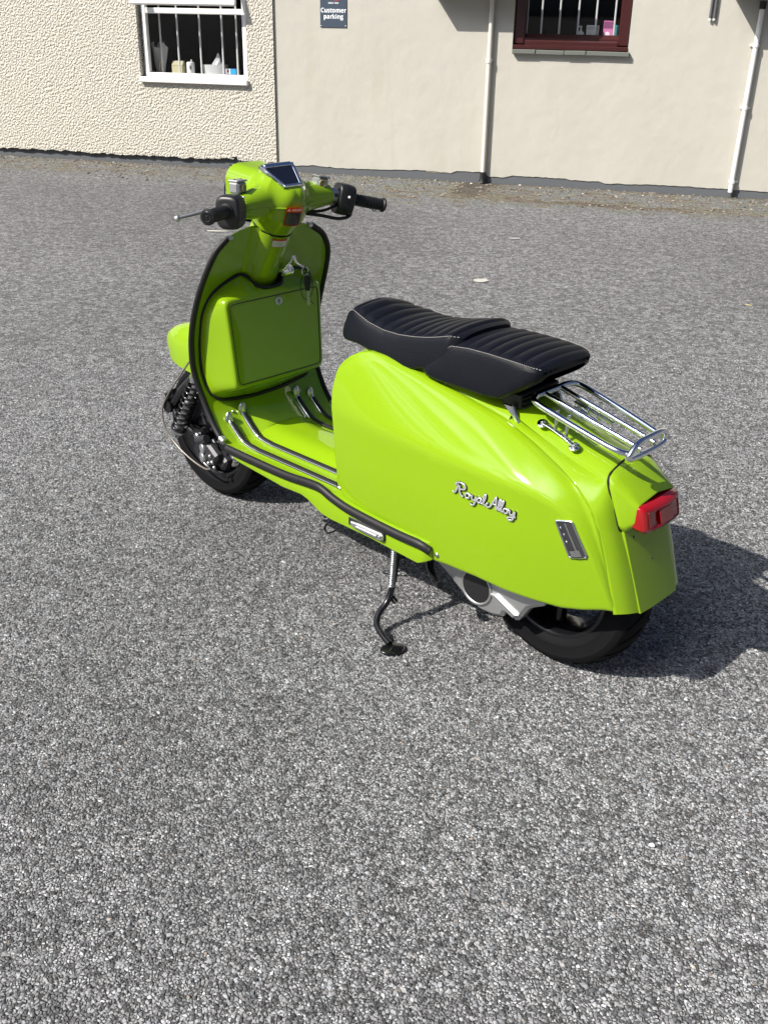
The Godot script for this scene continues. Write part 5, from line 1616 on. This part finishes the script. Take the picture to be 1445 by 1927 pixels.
func bars(S: Node3D) -> void:
	for sd in [-1.0, 1.0]:
		var a := Vector3(1.020, 0.985, sd * 0.158 + 0.004)
		var b := Vector3(0.940, 0.990, -0.318) if sd < 0 else Vector3(0.962, 0.944, 0.332)
		var d := (b - a).normalized()
		var u := (Vector3.UP - d * d.y).normalized()
		var w := d.cross(u)
		if w.x > 0: w = -w
		var fr := Basis(d, u, d.cross(u))
		var mb := MB.new()
		mb.tube(PackedVector3Array([a - d * 0.01, b - d * 0.02]), 0.011, 16)
		var hb := part("handlebar", mb, M.steel, S)
		# clamp with lever perch and reservoir
		mb = MB.new()
		mb.tube(PackedVector3Array([a + d * 0.004, a + d * 0.010, a + d * 0.026, a + d * 0.030]), [0.019, 0.022, 0.022, 0.019], 22)
		mb.box(Transform3D(fr, a + d * 0.017 - w * 0.022), Vector3(0.022, 0.026, 0.02), 0.004)
		part("clamp", mb, M.alloy, hb)
		mb = MB.new(); mb.ball(a + d * 0.017 + w * 0.021 + u * 0.004, 0.006, 8)
		part("clamp_bolt", mb, M.plastic, hb)
		# reservoir
		var rc := Vector3(1.038, 1.033, -0.142) if sd < 0 else Vector3(1.020, 1.020, 0.134)
		var rb := Basis(d, u, d.cross(u)).rotated(Vector3.UP, 0.25 * sd)
		mb = MB.new()
		mb.box(Transform3D(rb, rc), Vector3(0.040, 0.030, 0.032), 0.005)
		mb.box(Transform3D(rb, rc + u * 0.0175), Vector3(0.042, 0.005, 0.034), 0.002)
		mb.box(Transform3D(rb, rc - u * 0.028 + w * 0.006), Vector3(0.026, 0.026, 0.026), 0.006)
		var rs := part("brake_reservoir", mb, M.alloy, hb)
		mb = MB.new()
		mb.lathe([Vector2(0, 0.015), Vector2(0.011, 0.015), Vector2(0.011, 0.020), Vector2(0.008, 0.020), Vector2(0.008, 0.018), Vector2(0, 0.018)], rc, w, 22)
		part("sight_glass", mb, mat(lin(0.30, 0.26, 0.12), 0.2), rs)
		for q in [-0.017, 0.017]:
			mb = MB.new(); mb.ball(rc + u * 0.020 + rb.x * q * 0.75, Vector3(0.0035, 0.002, 0.0035), 6)
			part("lid_screw", mb, M.plastic, rs)
		# switch block
		mb = MB.new()
		var sc := a + d * 0.052
		rows_block(mb, sc, d, u, w)
		var sw := part("switch_block", mb, M.plastic, hb)
		mb = MB.new()
		mb.box(Transform3D(fr, sc + w * 0.031 + u * 0.004 + d * 0.004), Vector3(0.016, 0.010, 0.008), 0.003)
		mb.ball(sc + w * 0.030 - u * 0.018, 0.007, 8)
		mb.box(Transform3D(fr, sc + w * 0.030 + u * 0.021), Vector3(0.018, 0.008, 0.006), 0.002)
		part("switch_button", mb, M.gloss, sw)
		if sd > 0:
			mb = MB.new(); mb.ball(sc + w * 0.036 + u * 0.006, 0.004, 6)
			part("switch_mark", mb, M.white_paint, sw)
		else:
			mb = MB.new()
			for k in 4: mb.ball(sc + w * (0.030 - 0.012 * (k % 2)) + u * (0.032 - 0.02 * k * 0.4) + d * -0.018, 0.0035, 6)
			part("switch_screw", mb, M.steel, sw)
		# grip: ribbed sleeve with an end flange
		mb = MB.new()
		var gp := PackedVector3Array(); var gr := []
		var L := (b - (a + d * 0.075)).length()
		for k in 49:
			var t := k / 48.0
			gp.append(a + d * (0.075 + L * t))
			var r := 0.0158 + 0.0012 * sin(PI * t)
			if t < 0.05: r = 0.0205
			elif t > 0.93: r = 0.0205 - 0.003 * smoothstep(0.985, 1.0, t)
			elif t > 0.1 and t < 0.88: r += 0.0006 * (1.0 if k % 4 < 2 else -1.0)
			gr.append(r)
		mb.tube(gp, gr, 26)
		var g := part("grip", mb, M.rubber, hb)
		mb = MB.new()
		mb.lathe([Vector2(0.0, 0.0015), Vector2(0.004, 0.002), Vector2(0.005, 0.0006), Vector2(0.0105, 0.0006), Vector2(0.0125, 0.0028), Vector2(0.0145, 0.0006)], b, d, 28)
		part("grip_end", mb, M.gloss, g)
		# lever
		mb = MB.new()
		var l0 := a + d * 0.022 - w * 0.040 - u * 0.004
		var l3 := b - w * 0.052 - u * 0.020 + d * -0.002
		if sd < 0: l3 = Vector3(1.008, 0.983, -0.360)
		mb.tube(spl([l0, l0.lerp(l3, 0.25) - w * 0.012, l0.lerp(l3, 0.65) - w * 0.006, l3], 6), [0.0095, 0.0095, 0.0093, 0.009, 0.0088, 0.0085, 0.0082, 0.008, 0.0078, 0.0076, 0.0074, 0.0072, 0.007, 0.0067, 0.0064, 0.0061, 0.0058, 0.0056, 0.0055], 12, false, true, 0.6)
		mb.ball(l3, 0.0080, 8)
		part("brake_lever", mb, M.alloy, hb)
	# cables under the right bar
	var mb := MB.new()
	mb.tube(spl([Vector3(1.03, 0.945, 0.06), Vector3(0.995, 0.938, 0.105), Vector3(0.985, 0.922, 0.17), Vector3(0.985, 0.925, 0.215), Vector3(0.99, 0.95, 0.225)], 7), 0.0048, 10)
	mb.tube(spl([Vector3(1.04, 0.95, 0.07), Vector3(1.01, 0.945, 0.12), Vector3(1.0, 0.955, 0.17), Vector3(1.005, 0.97, 0.20)], 7), 0.0042, 10)
	part("cable", mb, M.rubber, S)

func rows_block(mb: MB, sc: Vector3, d: Vector3, u: Vector3, w: Vector3) -> void:
	# rounded housing clamped round the bar
	var rows := []
	var pr := [[-0.026, 0.80], [-0.0255, 0.90], [-0.022, 1.0], [-0.004, 1.04], [-0.002, 1.0], [0.0, 1.04], [0.018, 1.0], [0.0235, 0.90], [0.024, 0.72]]
	for q in pr:
		var ring := PackedVector3Array()
		for k in 32:
			var an := TAU * k / 32
			var c := cos(an); var s := sin(an)
			var ex := 0.62
			var x := signf(c) * pow(absf(c), ex) * 0.034
			var y := signf(s) * pow(absf(s), ex) * (0.038 if s > 0 else 0.047)
			ring.append(sc + d * q[0] + w * (x * q[1]) + u * (y * q[1]))
		rows.append(ring)
	mb.grid(rows, true); mb.fan(rows[0]); mb.fan(rows[rows.size() - 1], true)

func wheel(called: String, S: Node3D, c: Vector3, ax: Vector3, R: float, w: float) -> Node3D:
	# tyre profile across the axle; rim radius 0.152
	var mb := MB.new()
	var prof := []
	var rim := 0.153
	for q in [[0.0, 0.40], [0.06, 0.47], [0.20, 0.495], [0.22, 0.505], [0.25, 0.505], [0.27, 0.498], [0.55, 0.50], [0.57, 0.507], [0.60, 0.507], [0.62, 0.497], [0.74, 0.465], [0.80, 0.425], [0.88, 0.33], [0.945, 0.21], [0.985, 0.10], [1.0, 0.0]]: prof.append(Vector2(lerpf(rim, R, q[0]), -q[1] * w))
	for k in range(prof.size() - 2, -1, -1): prof.append(Vector2(prof[k].x, -prof[k].y))
	mb.lathe(prof, c, ax, 96)
	var T := part(called, mb, M.tyre, S)
	# tread grooves, laid just proud of the rubber as darker cuts
	mb = MB.new()
	var u := ax.normalized().cross(Vector3.UP).normalized(); var v := ax.normalized().cross(u)
	for k in 26:
		for sd in [-1.0, 1.0]:
			var pts := PackedVector3Array()
			for q in 7:
				var t := q / 6.0
				var lat: float = lerpf(0.05, 0.40, t)
				var rr := 0.0
				for m in range(1, 16):
					if absf(prof[m].y) <= lat * w + 1e-6:
						rr = lerpf(prof[m - 1].x, prof[m].x, (absf(prof[m - 1].y) - lat * w) / maxf(1e-6, absf(prof[m - 1].y) - absf(prof[m].y))); break
				var an := TAU * (k + (0.5 if sd > 0 else 0.0)) / 26.0 + t * 0.22
				pts.append(c + ax.normalized() * (sd * lat * w) + (u * cos(an) + v * sin(an)) * (rr - 0.0006))
			mb.tube(pts, 0.0022, 5)
	part("tread_groove", mb, M.tread, T)
	mb = MB.new()
	mb.lathe([Vector2(rim + 0.004, -0.42 * w), Vector2(rim - 0.006, -0.43 * w), Vector2(rim - 0.010, -0.36 * w), Vector2(rim - 0.022, -0.20 * w), Vector2(rim - 0.024, 0.2 * w), Vector2(rim - 0.010, 0.36 * w), Vector2(rim - 0.006, 0.43 * w), Vector2(rim + 0.004, 0.42 * w)], c, ax, 64)
	for k in 5:
		var an := TAU * k / 5.0 + 0.3
		var o := u * cos(an) + v * sin(an)
		mb.tube(PackedVector3Array([c + o * 0.03, c + o * 0.09, c + o * 0.134]), [0.022, 0.014, 0.018], 12, false, true, 0.9)
	mb.lathe([Vector2(0.0, -0.045), Vector2(0.034, -0.045), Vector2(0.038, -0.03), Vector2(0.038, 0.03), Vector2(0.034, 0.045), Vector2(0.0, 0.045)], c, ax, 32)
	part("rim", mb, M.gloss, T)
	return T

func front_wheel(S: Node3D) -> void:
	var c := Vector3(1.352, 0.225, -0.004)
	var ax := Vector3(0.03, 0.0, 1.0).normalized()
	wheel("front_tyre", S, c, ax, 0.225, 0.112)
	var mb := MB.new()
	# brake disc
	mb.lathe([Vector2(0.060, -0.002), Vector2(0.108, -0.002), Vector2(0.108, 0.002), Vector2(0.060, 0.002), Vector2(0.060, -0.002)], c + Vector3(0, 0, -0.068), ax, 64)
	for k in 5:
		var an := TAU * k / 5.0
		mb.tube(PackedVector3Array([c + Vector3(cos(an) * 0.03, sin(an) * 0.03, -0.064), c + Vector3(cos(an) * 0.066, sin(an) * 0.066, -0.066)]), 0.008, 8)
	part("brake_disc", mb, mat(lin(0.10, 0.10, 0.11), 0.5, 1.0), S)
	# swinging link, from the pivot ahead of the axle
	mb = MB.new()
	mb.tube(spl([Vector3(1.50, 0.285, -0.088), Vector3(1.46, 0.25, -0.090), Vector3(1.40, 0.228, -0.090), Vector3(1.345, 0.222, -0.090)], 6), 0.020, 14, false, true, 0.6)
	mb.tube(PackedVector3Array([Vector3(1.352, 0.225, -0.108), Vector3(1.352, 0.225, -0.05)]), 0.024, 20)
	var lk := part("front_link", mb, M.gloss, S)
	mb = MB.new(); mb.lathe([Vector2(0, 0.006), Vector2(0.013, 0.006), Vector2(0.013, -0.004), Vector2(0, -0.004)], Vector3(1.352, 0.225, -0.110), Vector3(0, 0, -1), 6)
	mb.ball(Vector3(1.42, 0.24, -0.104), 0.010, 8)
	part("axle_nut", mb, M.steel, lk)
	# fork leg
	mb = MB.new()
	mb.tube(spl([Vector3(1.27, 0.53, -0.075), Vector3(1.36, 0.42, -0.094), Vector3(1.45, 0.34, -0.094), Vector3(1.505, 0.285, -0.092)], 6), 0.017, 14)
	mb.tube(PackedVector3Array([Vector3(1.505, 0.285, -0.115), Vector3(1.505, 0.285, -0.06)]), 0.022, 16)
	mb.box(Transform3D(Basis(Vector3(0, 0, 1), -0.5), Vector3(1.495, 0.325, -0.098)), Vector3(0.05, 0.03, 0.03), 0.005)
	part("fork_leg", mb, M.gloss, S)
	# right fork leg
	mb = MB.new()
	mb.tube(spl([Vector3(1.27, 0.53, 0.075), Vector3(1.36, 0.42, 0.090), Vector3(1.45, 0.34, 0.090), Vector3(1.49, 0.27, 0.088), Vector3(1.40, 0.23, 0.088), Vector3(1.352, 0.225, 0.085)], 6), 0.016, 14)
	part("fork_leg", mb, M.gloss, S)
	# shock absorber with coil spring
	var s0 := Vector3(1.462, 0.205, -0.112); var s1 := Vector3(1.335, 0.432, -0.100)
	var d := (s1 - s0).normalized()
	mb = MB.new()
	mb.tube(PackedVector3Array([s0 - d * 0.012, s0 + d * 0.03, s0 + d * 0.031, s0.lerp(s1, 0.55), s0.lerp(s1, 0.551), s1]), [0.013, 0.017, 0.013, 0.013, 0.008, 0.008], 16)
	mb.tube(PackedVector3Array([s0 + d * 0.012, s0 + d * 0.022]), 0.026, 20)
	mb.tube(PackedVector3Array([s1 - d * 0.02, s1 - d * 0.012]), 0.025, 20)
	mb.tube(PackedVector3Array([s0 + Vector3(0, 0, -0.016), s0 + Vector3(0, 0, 0.02)]), 0.013, 14)
	var sk := part("shock_absorber", mb, M.steel, S)
	mb = MB.new()
	var e1 := d.cross(Vector3(0, 0, 1)).normalized(); var e2 := d.cross(e1)
	var hp := PackedVector3Array()
	var turns := 9.5
	for k in 240:
		var t := k / 239.0
		var an := TAU * turns * t
		hp.append(s0 + d * lerpf(0.024, (s1 - s0).length() - 0.02, t) + (e1 * cos(an) + e2 * sin(an)) * 0.0225)
	mb.tube(hp, 0.0044, 9)
	part("spring", mb, M.gloss, sk)
	# caliper
	mb = MB.new()
	mb.box(Transform3D(Basis(Vector3(0, 0, 1), 0.6), Vector3(1.292, 0.178, -0.098)), Vector3(0.066, 0.055, 0.030), 0.008)
	mb.box(Transform3D(Basis(Vector3(0, 0, 1), 0.6), Vector3(1.270, 0.155, -0.072)), Vector3(0.055, 0.05, 0.035), 0.008)
	mb.tube(PackedVector3Array([Vector3(1.348, 0.212, -0.112), Vector3(1.30, 0.232, -0.112)]), 0.013, 16)
	var cal := part("brake_caliper", mb, M.alloy_dark, S)
	mb = MB.new()
	for q in [Vector3(1.325, 0.192, -0.114), Vector3(1.327, 0.160, -0.114)]:
		mb.lathe([Vector2(0, 0.004), Vector2(0.0165, 0.004), Vector2(0.0175, 0.001), Vector2(0.0175, -0.012), Vector2(0, -0.012)], q, Vector3(0.35, 0, -1), 26)
	part("caliper_piston", mb, M.alloy, cal)
	mb = MB.new()
	for q in [Vector3(1.282, 0.178, -0.116), Vector3(1.272, 0.160, -0.116), Vector3(1.294, 0.150, -0.115), Vector3(1.268, 0.142, -0.112)]: mb.ball(q, 0.0065, 7)
	part("caliper_bolt", mb, M.steel, cal)
	# brake hose
	mb = MB.new()
	mb.tube(spl([Vector3(1.375, 0.465, -0.105), Vector3(1.43, 0.40, -0.112), Vector3(1.485, 0.335, -0.118), Vector3(1.525, 0.27, -0.120), Vector3(1.512, 0.21, -0.122), Vector3(1.46, 0.165, -0.120), Vector3(1.38, 0.135, -0.118), Vector3(1.315, 0.125, -0.116), Vector3(1.285, 0.132, -0.114)], 8), 0.0029, 9)
	part("brake_hose", mb, mat(lin(0.22, 0.20, 0.18), 0.35, 0.5), S)
	# mudguard
	mb = MB.new()
	var rows := []
	var ST := [[1.628, 0.462, 0.455, 0.008], [1.622, 0.482, 0.446, 0.026], [1.60, 0.505, 0.434, 0.046], [1.555, 0.530, 0.425, 0.064], [1.50, 0.548, 0.420, 0.076], [1.43, 0.565, 0.418, 0.084], [1.34, 0.580, 0.415, 0.088], [1.24, 0.585, 0.41, 0.090], [1.17, 0.56, 0.42, 0.088]]
	for q in ST:
		var row := PackedVector3Array()
		for k in 25:
			var an := PI * (k / 24.0)
			var cz := -cos(an); var sy := sin(an)
			var ex := 0.72
			row.append(Vector3(q[0] - 0.03 * (1.0 - sy), lerpf(q[2], q[1], pow(sy, ex)), signf(cz) * pow(absf(cz), 0.8) * q[3]))
		rows.append(row)
	var cols := []
	for k in 25: cols.append(spl(range(rows.size()).map(func(m): return rows[m][k]), 5))
	var tr := []
	for m in cols[0].size():
		var row := PackedVector3Array()
		for k in 25: row.append(cols[k][m])
		tr.append(row)
	mb.grid(tr)
	part("mudguard", mb, M.green, S)

func rear_wheel(S: Node3D) -> void:
	var c := Vector3(0.0, 0.234, -0.002)
	wheel("rear_tyre", S, c, Vector3(0, 0, 1), 0.234, 0.122)
	var mb := MB.new()
	# transmission cover
	mb.prism(PackedVector2Array([Vector2(0.46, 0.30), Vector2(0.46, 0.22), Vector2(0.33, 0.195), Vector2(0.278, 0.170), Vector2(0.225, 0.136), Vector2(0.19, 0.117), Vector2(0.158, 0.108), Vector2(0.115, 0.110), Vector2(0.088, 0.118), Vector2(0.082, 0.132), Vector2(0.062, 0.136), Vector2(0.052, 0.124), Vector2(0.040, 0.128), Vector2(0.012, 0.175), Vector2(-0.03, 0.20), Vector2(-0.04, 0.30)]), Transform3D(Basis(), Vector3(0, 0, -0.128)), 0.045, 0.009)
	var tc := part("transmission_cover", mb, M.alloy, S)
	mb = MB.new()
	mb.lathe([Vector2(0.050, -0.006), Vector2(0.050, 0.004), Vector2(0.045, 0.006), Vector2(0.042, 0.002)], Vector3(0.170, 0.172, -0.128), Vector3(0, 0, -1), 40)
	mb.prism(PackedVector2Array([Vector2(0.125, 0.175), Vector2(0.105, 0.180), Vector2(0.035, 0.150), Vector2(0.05, 0.135), Vector2(0.10, 0.155)]), Transform3D(Basis(), Vector3(0, 0, -0.136)), 0.012, 0.004)
	part("cover_ridge", mb, M.alloy, tc)
	mb = MB.new(); mb.lathe([Vector2(0.042, 0.003), Vector2(0.038, 0.004), Vector2(0.02, 0.0045), Vector2(0, 0.0045)], Vector3(0.170, 0.172, -0.1285), Vector3(0, 0, -1), 40)
	part("cover_cap", mb, M.plastic, tc)
	mb = MB.new()
	mb.box(Transform3D(Basis(Vector3(0, 0, 1), 0.3), Vector3(-0.03, 0.262, -0.09)), Vector3(0.09, 0.035, 0.03), 0.006)
	mb.ball(Vector3(-0.06, 0.235, -0.085), 0.012, 8); mb.ball(Vector3(-0.015, 0.222, -0.09), 0.009, 8)
	part("axle_bracket", mb, M.alloy, S)
	# silencer on the far side
	mb = MB.new()
	mb.tube(spl([Vector3(0.40, 0.17, 0.08), Vector3(0.30, 0.15, 0.12), Vector3(0.18, 0.18, 0.15), Vector3(0.05, 0.22, 0.155), Vector3(-0.16, 0.27, 0.155)], 6), [0.016, 0.016, 0.016, 0.016, 0.017, 0.018, 0.019, 0.020, 0.022, 0.024, 0.026, 0.03, 0.035, 0.045, 0.052, 0.055, 0.056, 0.056, 0.056, 0.056, 0.056, 0.056, 0.055, 0.052, 0.045], 20)
	part("silencer", mb, M.gloss, S)
	# side stand
	mb = MB.new()
	mb.tube(spl([Vector3(0.402, 0.225, -0.165), Vector3(0.394, 0.165, -0.187), Vector3(0.388, 0.110, -0.205), Vector3(0.386, 0.075, -0.225), Vector3(0.386, 0.052, -0.255), Vector3(0.372, 0.034, -0.276), Vector3(0.335, 0.022, -0.290), Vector3(0.305, 0.016, -0.297)], 6), 0.0085, 14)
	mb.box(Transform3D(Basis(Vector3(1, 0, 0), 0.35), Vector3(0.405, 0.205, -0.16)), Vector3(0.04, 0.06, 0.022), 0.005)
	mb.tube(PackedVector3Array([Vector3(0.395, 0.085, -0.205), Vector3(0.372, 0.070, -0.205)]), 0.008, 10)
	var st := part("side_stand", mb, M.gloss, S)
	mb = MB.new()
	mb.lathe([Vector2(0, -0.005), Vector2(0.026, -0.005), Vector2(0.030, -0.002), Vector2(0.030, 0.002), Vector2(0.026, 0.005), Vector2(0, 0.006)], Vector3(0, 0, 0), Vector3.UP, 28)
	for k in mb.v.size(): mb.v[k] = Transform3D(Basis(Vector3(0, 1, 0), -0.35), Vector3(0.291, 0.0085, -0.300)) * (mb.v[k] * Vector3(0.85, 1, 1.1))
	part("stand_foot", mb, M.gloss, st)
	mb = MB.new()
	var s0 := Vector3(0.383, 0.118, -0.213); var s1 := Vector3(0.398, 0.222, -0.188)
	var d := (s1 - s0).normalized(); var e1 := d.cross(Vector3(1, 0, 0)).normalized(); var e2 := d.cross(e1)
	var hp := PackedVector3Array()
	for k in 260:
		var t := k / 259.0; var an := TAU * 22.0 * t
		hp.append(s0.lerp(s1, t) + (e1 * cos(an) + e2 * sin(an)) * 0.0075)
	mb.tube(hp, 0.0021, 6)
	part("stand_spring", mb, M.steel, st)
	# centre stand folded up
	mb = MB.new()
	for sd in [-1.0, 1.0]:
		mb.tube(spl([Vector3(0.36, 0.19, sd * 0.09), Vector3(0.26, 0.155, sd * 0.115), Vector3(0.14, 0.115, sd * 0.135), Vector3(0.11, 0.100, sd * 0.155)] if sd > 0 else [Vector3(0.36, 0.19, -0.09), Vector3(0.33, 0.165, -0.125), Vector3(0.285, 0.145, -0.150), Vector3(0.262, 0.150, -0.160)], 5), 0.010, 12)
	mb.tube(PackedVector3Array([Vector3(0.34, 0.18, -0.1), Vector3(0.34, 0.18, 0.1)]), 0.010, 12)
	part("centre_stand", mb, M.gloss, S)

func keys(S: Node3D) -> void:
	var K := thing("key_bunch", "black-handled key on a ring hanging from the ignition lock of the green scooter", "keys")
	K.transform = S.transform
	var c := Vector3(1.040, 0.775, 0.088)
	var mb := MB.new()
	var rp := PackedVector3Array()
	for k in 24: rp.append(c + Vector3(-0.3, 0, 1).normalized() * cos(TAU * k / 24) * 0.010 + Vector3.UP * sin(TAU * k / 24) * 0.012)
	mb.tube(rp, 0.0013, 7, true)
	obj("key_ring", mb, M.chrome, K)
	mb = MB.new()
	var w := Vector3(-0.35, 0, 1).normalized()
	var fr := Transform3D(Basis(w, Vector3.UP, w.cross(Vector3.UP)), c + Vector3(-0.004, -0.03, 0.004))
	mb.prism(PackedVector2Array([Vector2(-0.009, 0.018), Vector2(0.009, 0.018), Vector2(0.011, 0.0), Vector2(0.006, -0.026), Vector2(-0.006, -0.026), Vector2(-0.011, 0.0)]), fr, 0.006, 0.0015)
	obj("key_head", mb, M.plastic, K)
	mb = MB.new()
	mb.prism(PackedVector2Array([Vector2(-0.004, -0.025), Vector2(0.004, -0.025), Vector2(0.004, -0.064), Vector2(0.0, -0.072), Vector2(-0.004, -0.064)]), fr.translated_local(Vector3(0.002, 0, 0.002)), 0.0025, 0.0005)
	obj("key_blade", mb, M.steel, K)
	mb = MB.new()
	var lp := []
	for k in 16: lp.append(c + Vector3(-0.006, -0.042, 0.0) + w * cos(TAU * k / 16) * 0.019 + Vector3.UP * sin(TAU * k / 16) * 0.040)
	mb.tube(spl(lp, 3, true), 0.0011, 6, true)
	mb.tube(PackedVector3Array([c + Vector3(-0.006, -0.078, 0.004), c + Vector3(-0.008, -0.100, 0.026)]), 0.0012, 6)
	obj("cord_loop", mb, M.rubber, K)

func ground_at(px: float, py: float) -> Vector3:
	return Vector3(px, 0, py)

func litter() -> void:
	var fl := func(called: String, label: String, cat: String, p: Vector3, sz: Vector3, rot: float, col: Color, n: int) -> void:
		var mb := MB.new()
		var poly := PackedVector2Array()
		for k in n:
			var an := TAU * k / n
			poly.append(Vector2(cos(an) * sz.x, sin(an) * sz.z) * rng.randf_range(0.7, 1.15))
		mb.prism(poly, Transform3D(Basis(Vector3(1, 0, 0), -PI / 2), Vector3.ZERO), sz.y, sz.y * 0.3)
		var o: Node3D = tag(obj(called, mb, mat(col, 0.7)), label, cat)
		o.position = p; o.rotation.y = rot
	fl.call("dry_leaf", "long pale dry leaf lying flat on the asphalt beyond the left handlebar grip", "leaf", Vector3(4.933, 0.006, 2.664), Vector3(0.085, 0.003, 0.012), 0.75, lin(0.62, 0.60, 0.52), 9)
	fl.call("paint_fleck", "small white fleck on the asphalt in line with the first downpipe", "fleck", Vector3(3.362, 0.005, 4.105), Vector3(0.05, 0.002, 0.012), 0.8, lin(0.6, 0.6, 0.58), 8)
	fl.call("worn_marking", "worn pale smudge of road paint on the asphalt above the seat", "marking", Vector3(2.699, 0.0045, 2.94), Vector3(0.045, 0.0015, 0.055), 0.3, lin(0.42, 0.41, 0.38), 11)
	fl.call("white_pebble", "white pebble on the asphalt in the lower right of the foreground", "pebble", Vector3(-0.535, 0.004, -0.426), Vector3(0.0065, 0.004, 0.005), 0.4, lin(0.75, 0.78, 0.80), 8)
	fl.call("straw_scrap", "short yellow scrap of straw on the asphalt near the right edge", "scrap", Vector3(1.313, 0.005, 3.613), Vector3(0.022, 0.003, 0.005), 0.1, lin(0.6, 0.52, 0.22), 6)
	# small weed at the foot of the roughcast wall
	var mb := MB.new()
	for k in 34:
		var an := rng.randf() * TAU; var l := rng.randf_range(0.02, 0.055)
		var o := Vector3(rng.randf_range(-0.05, 0.05), 0.004, rng.randf_range(-0.02, 0.02))
		var d := Vector3(cos(an), rng.randf_range(0.5, 1.6), sin(an)).normalized()
		var s := d.cross(Vector3.UP).normalized() * l * 0.22
		mb.quad(o, o + d * l * 0.5 + s, o + d * l, o + d * l * 0.5 - s)
	var g := thing("weed", "small green weed growing at the foot of the roughcast wall", "weed")
	g.position = wp(-0.44, 0.022, 0.05)
	obj("leaves", mb, mat(lin(0.07, 0.13, 0.03), 0.7), g)
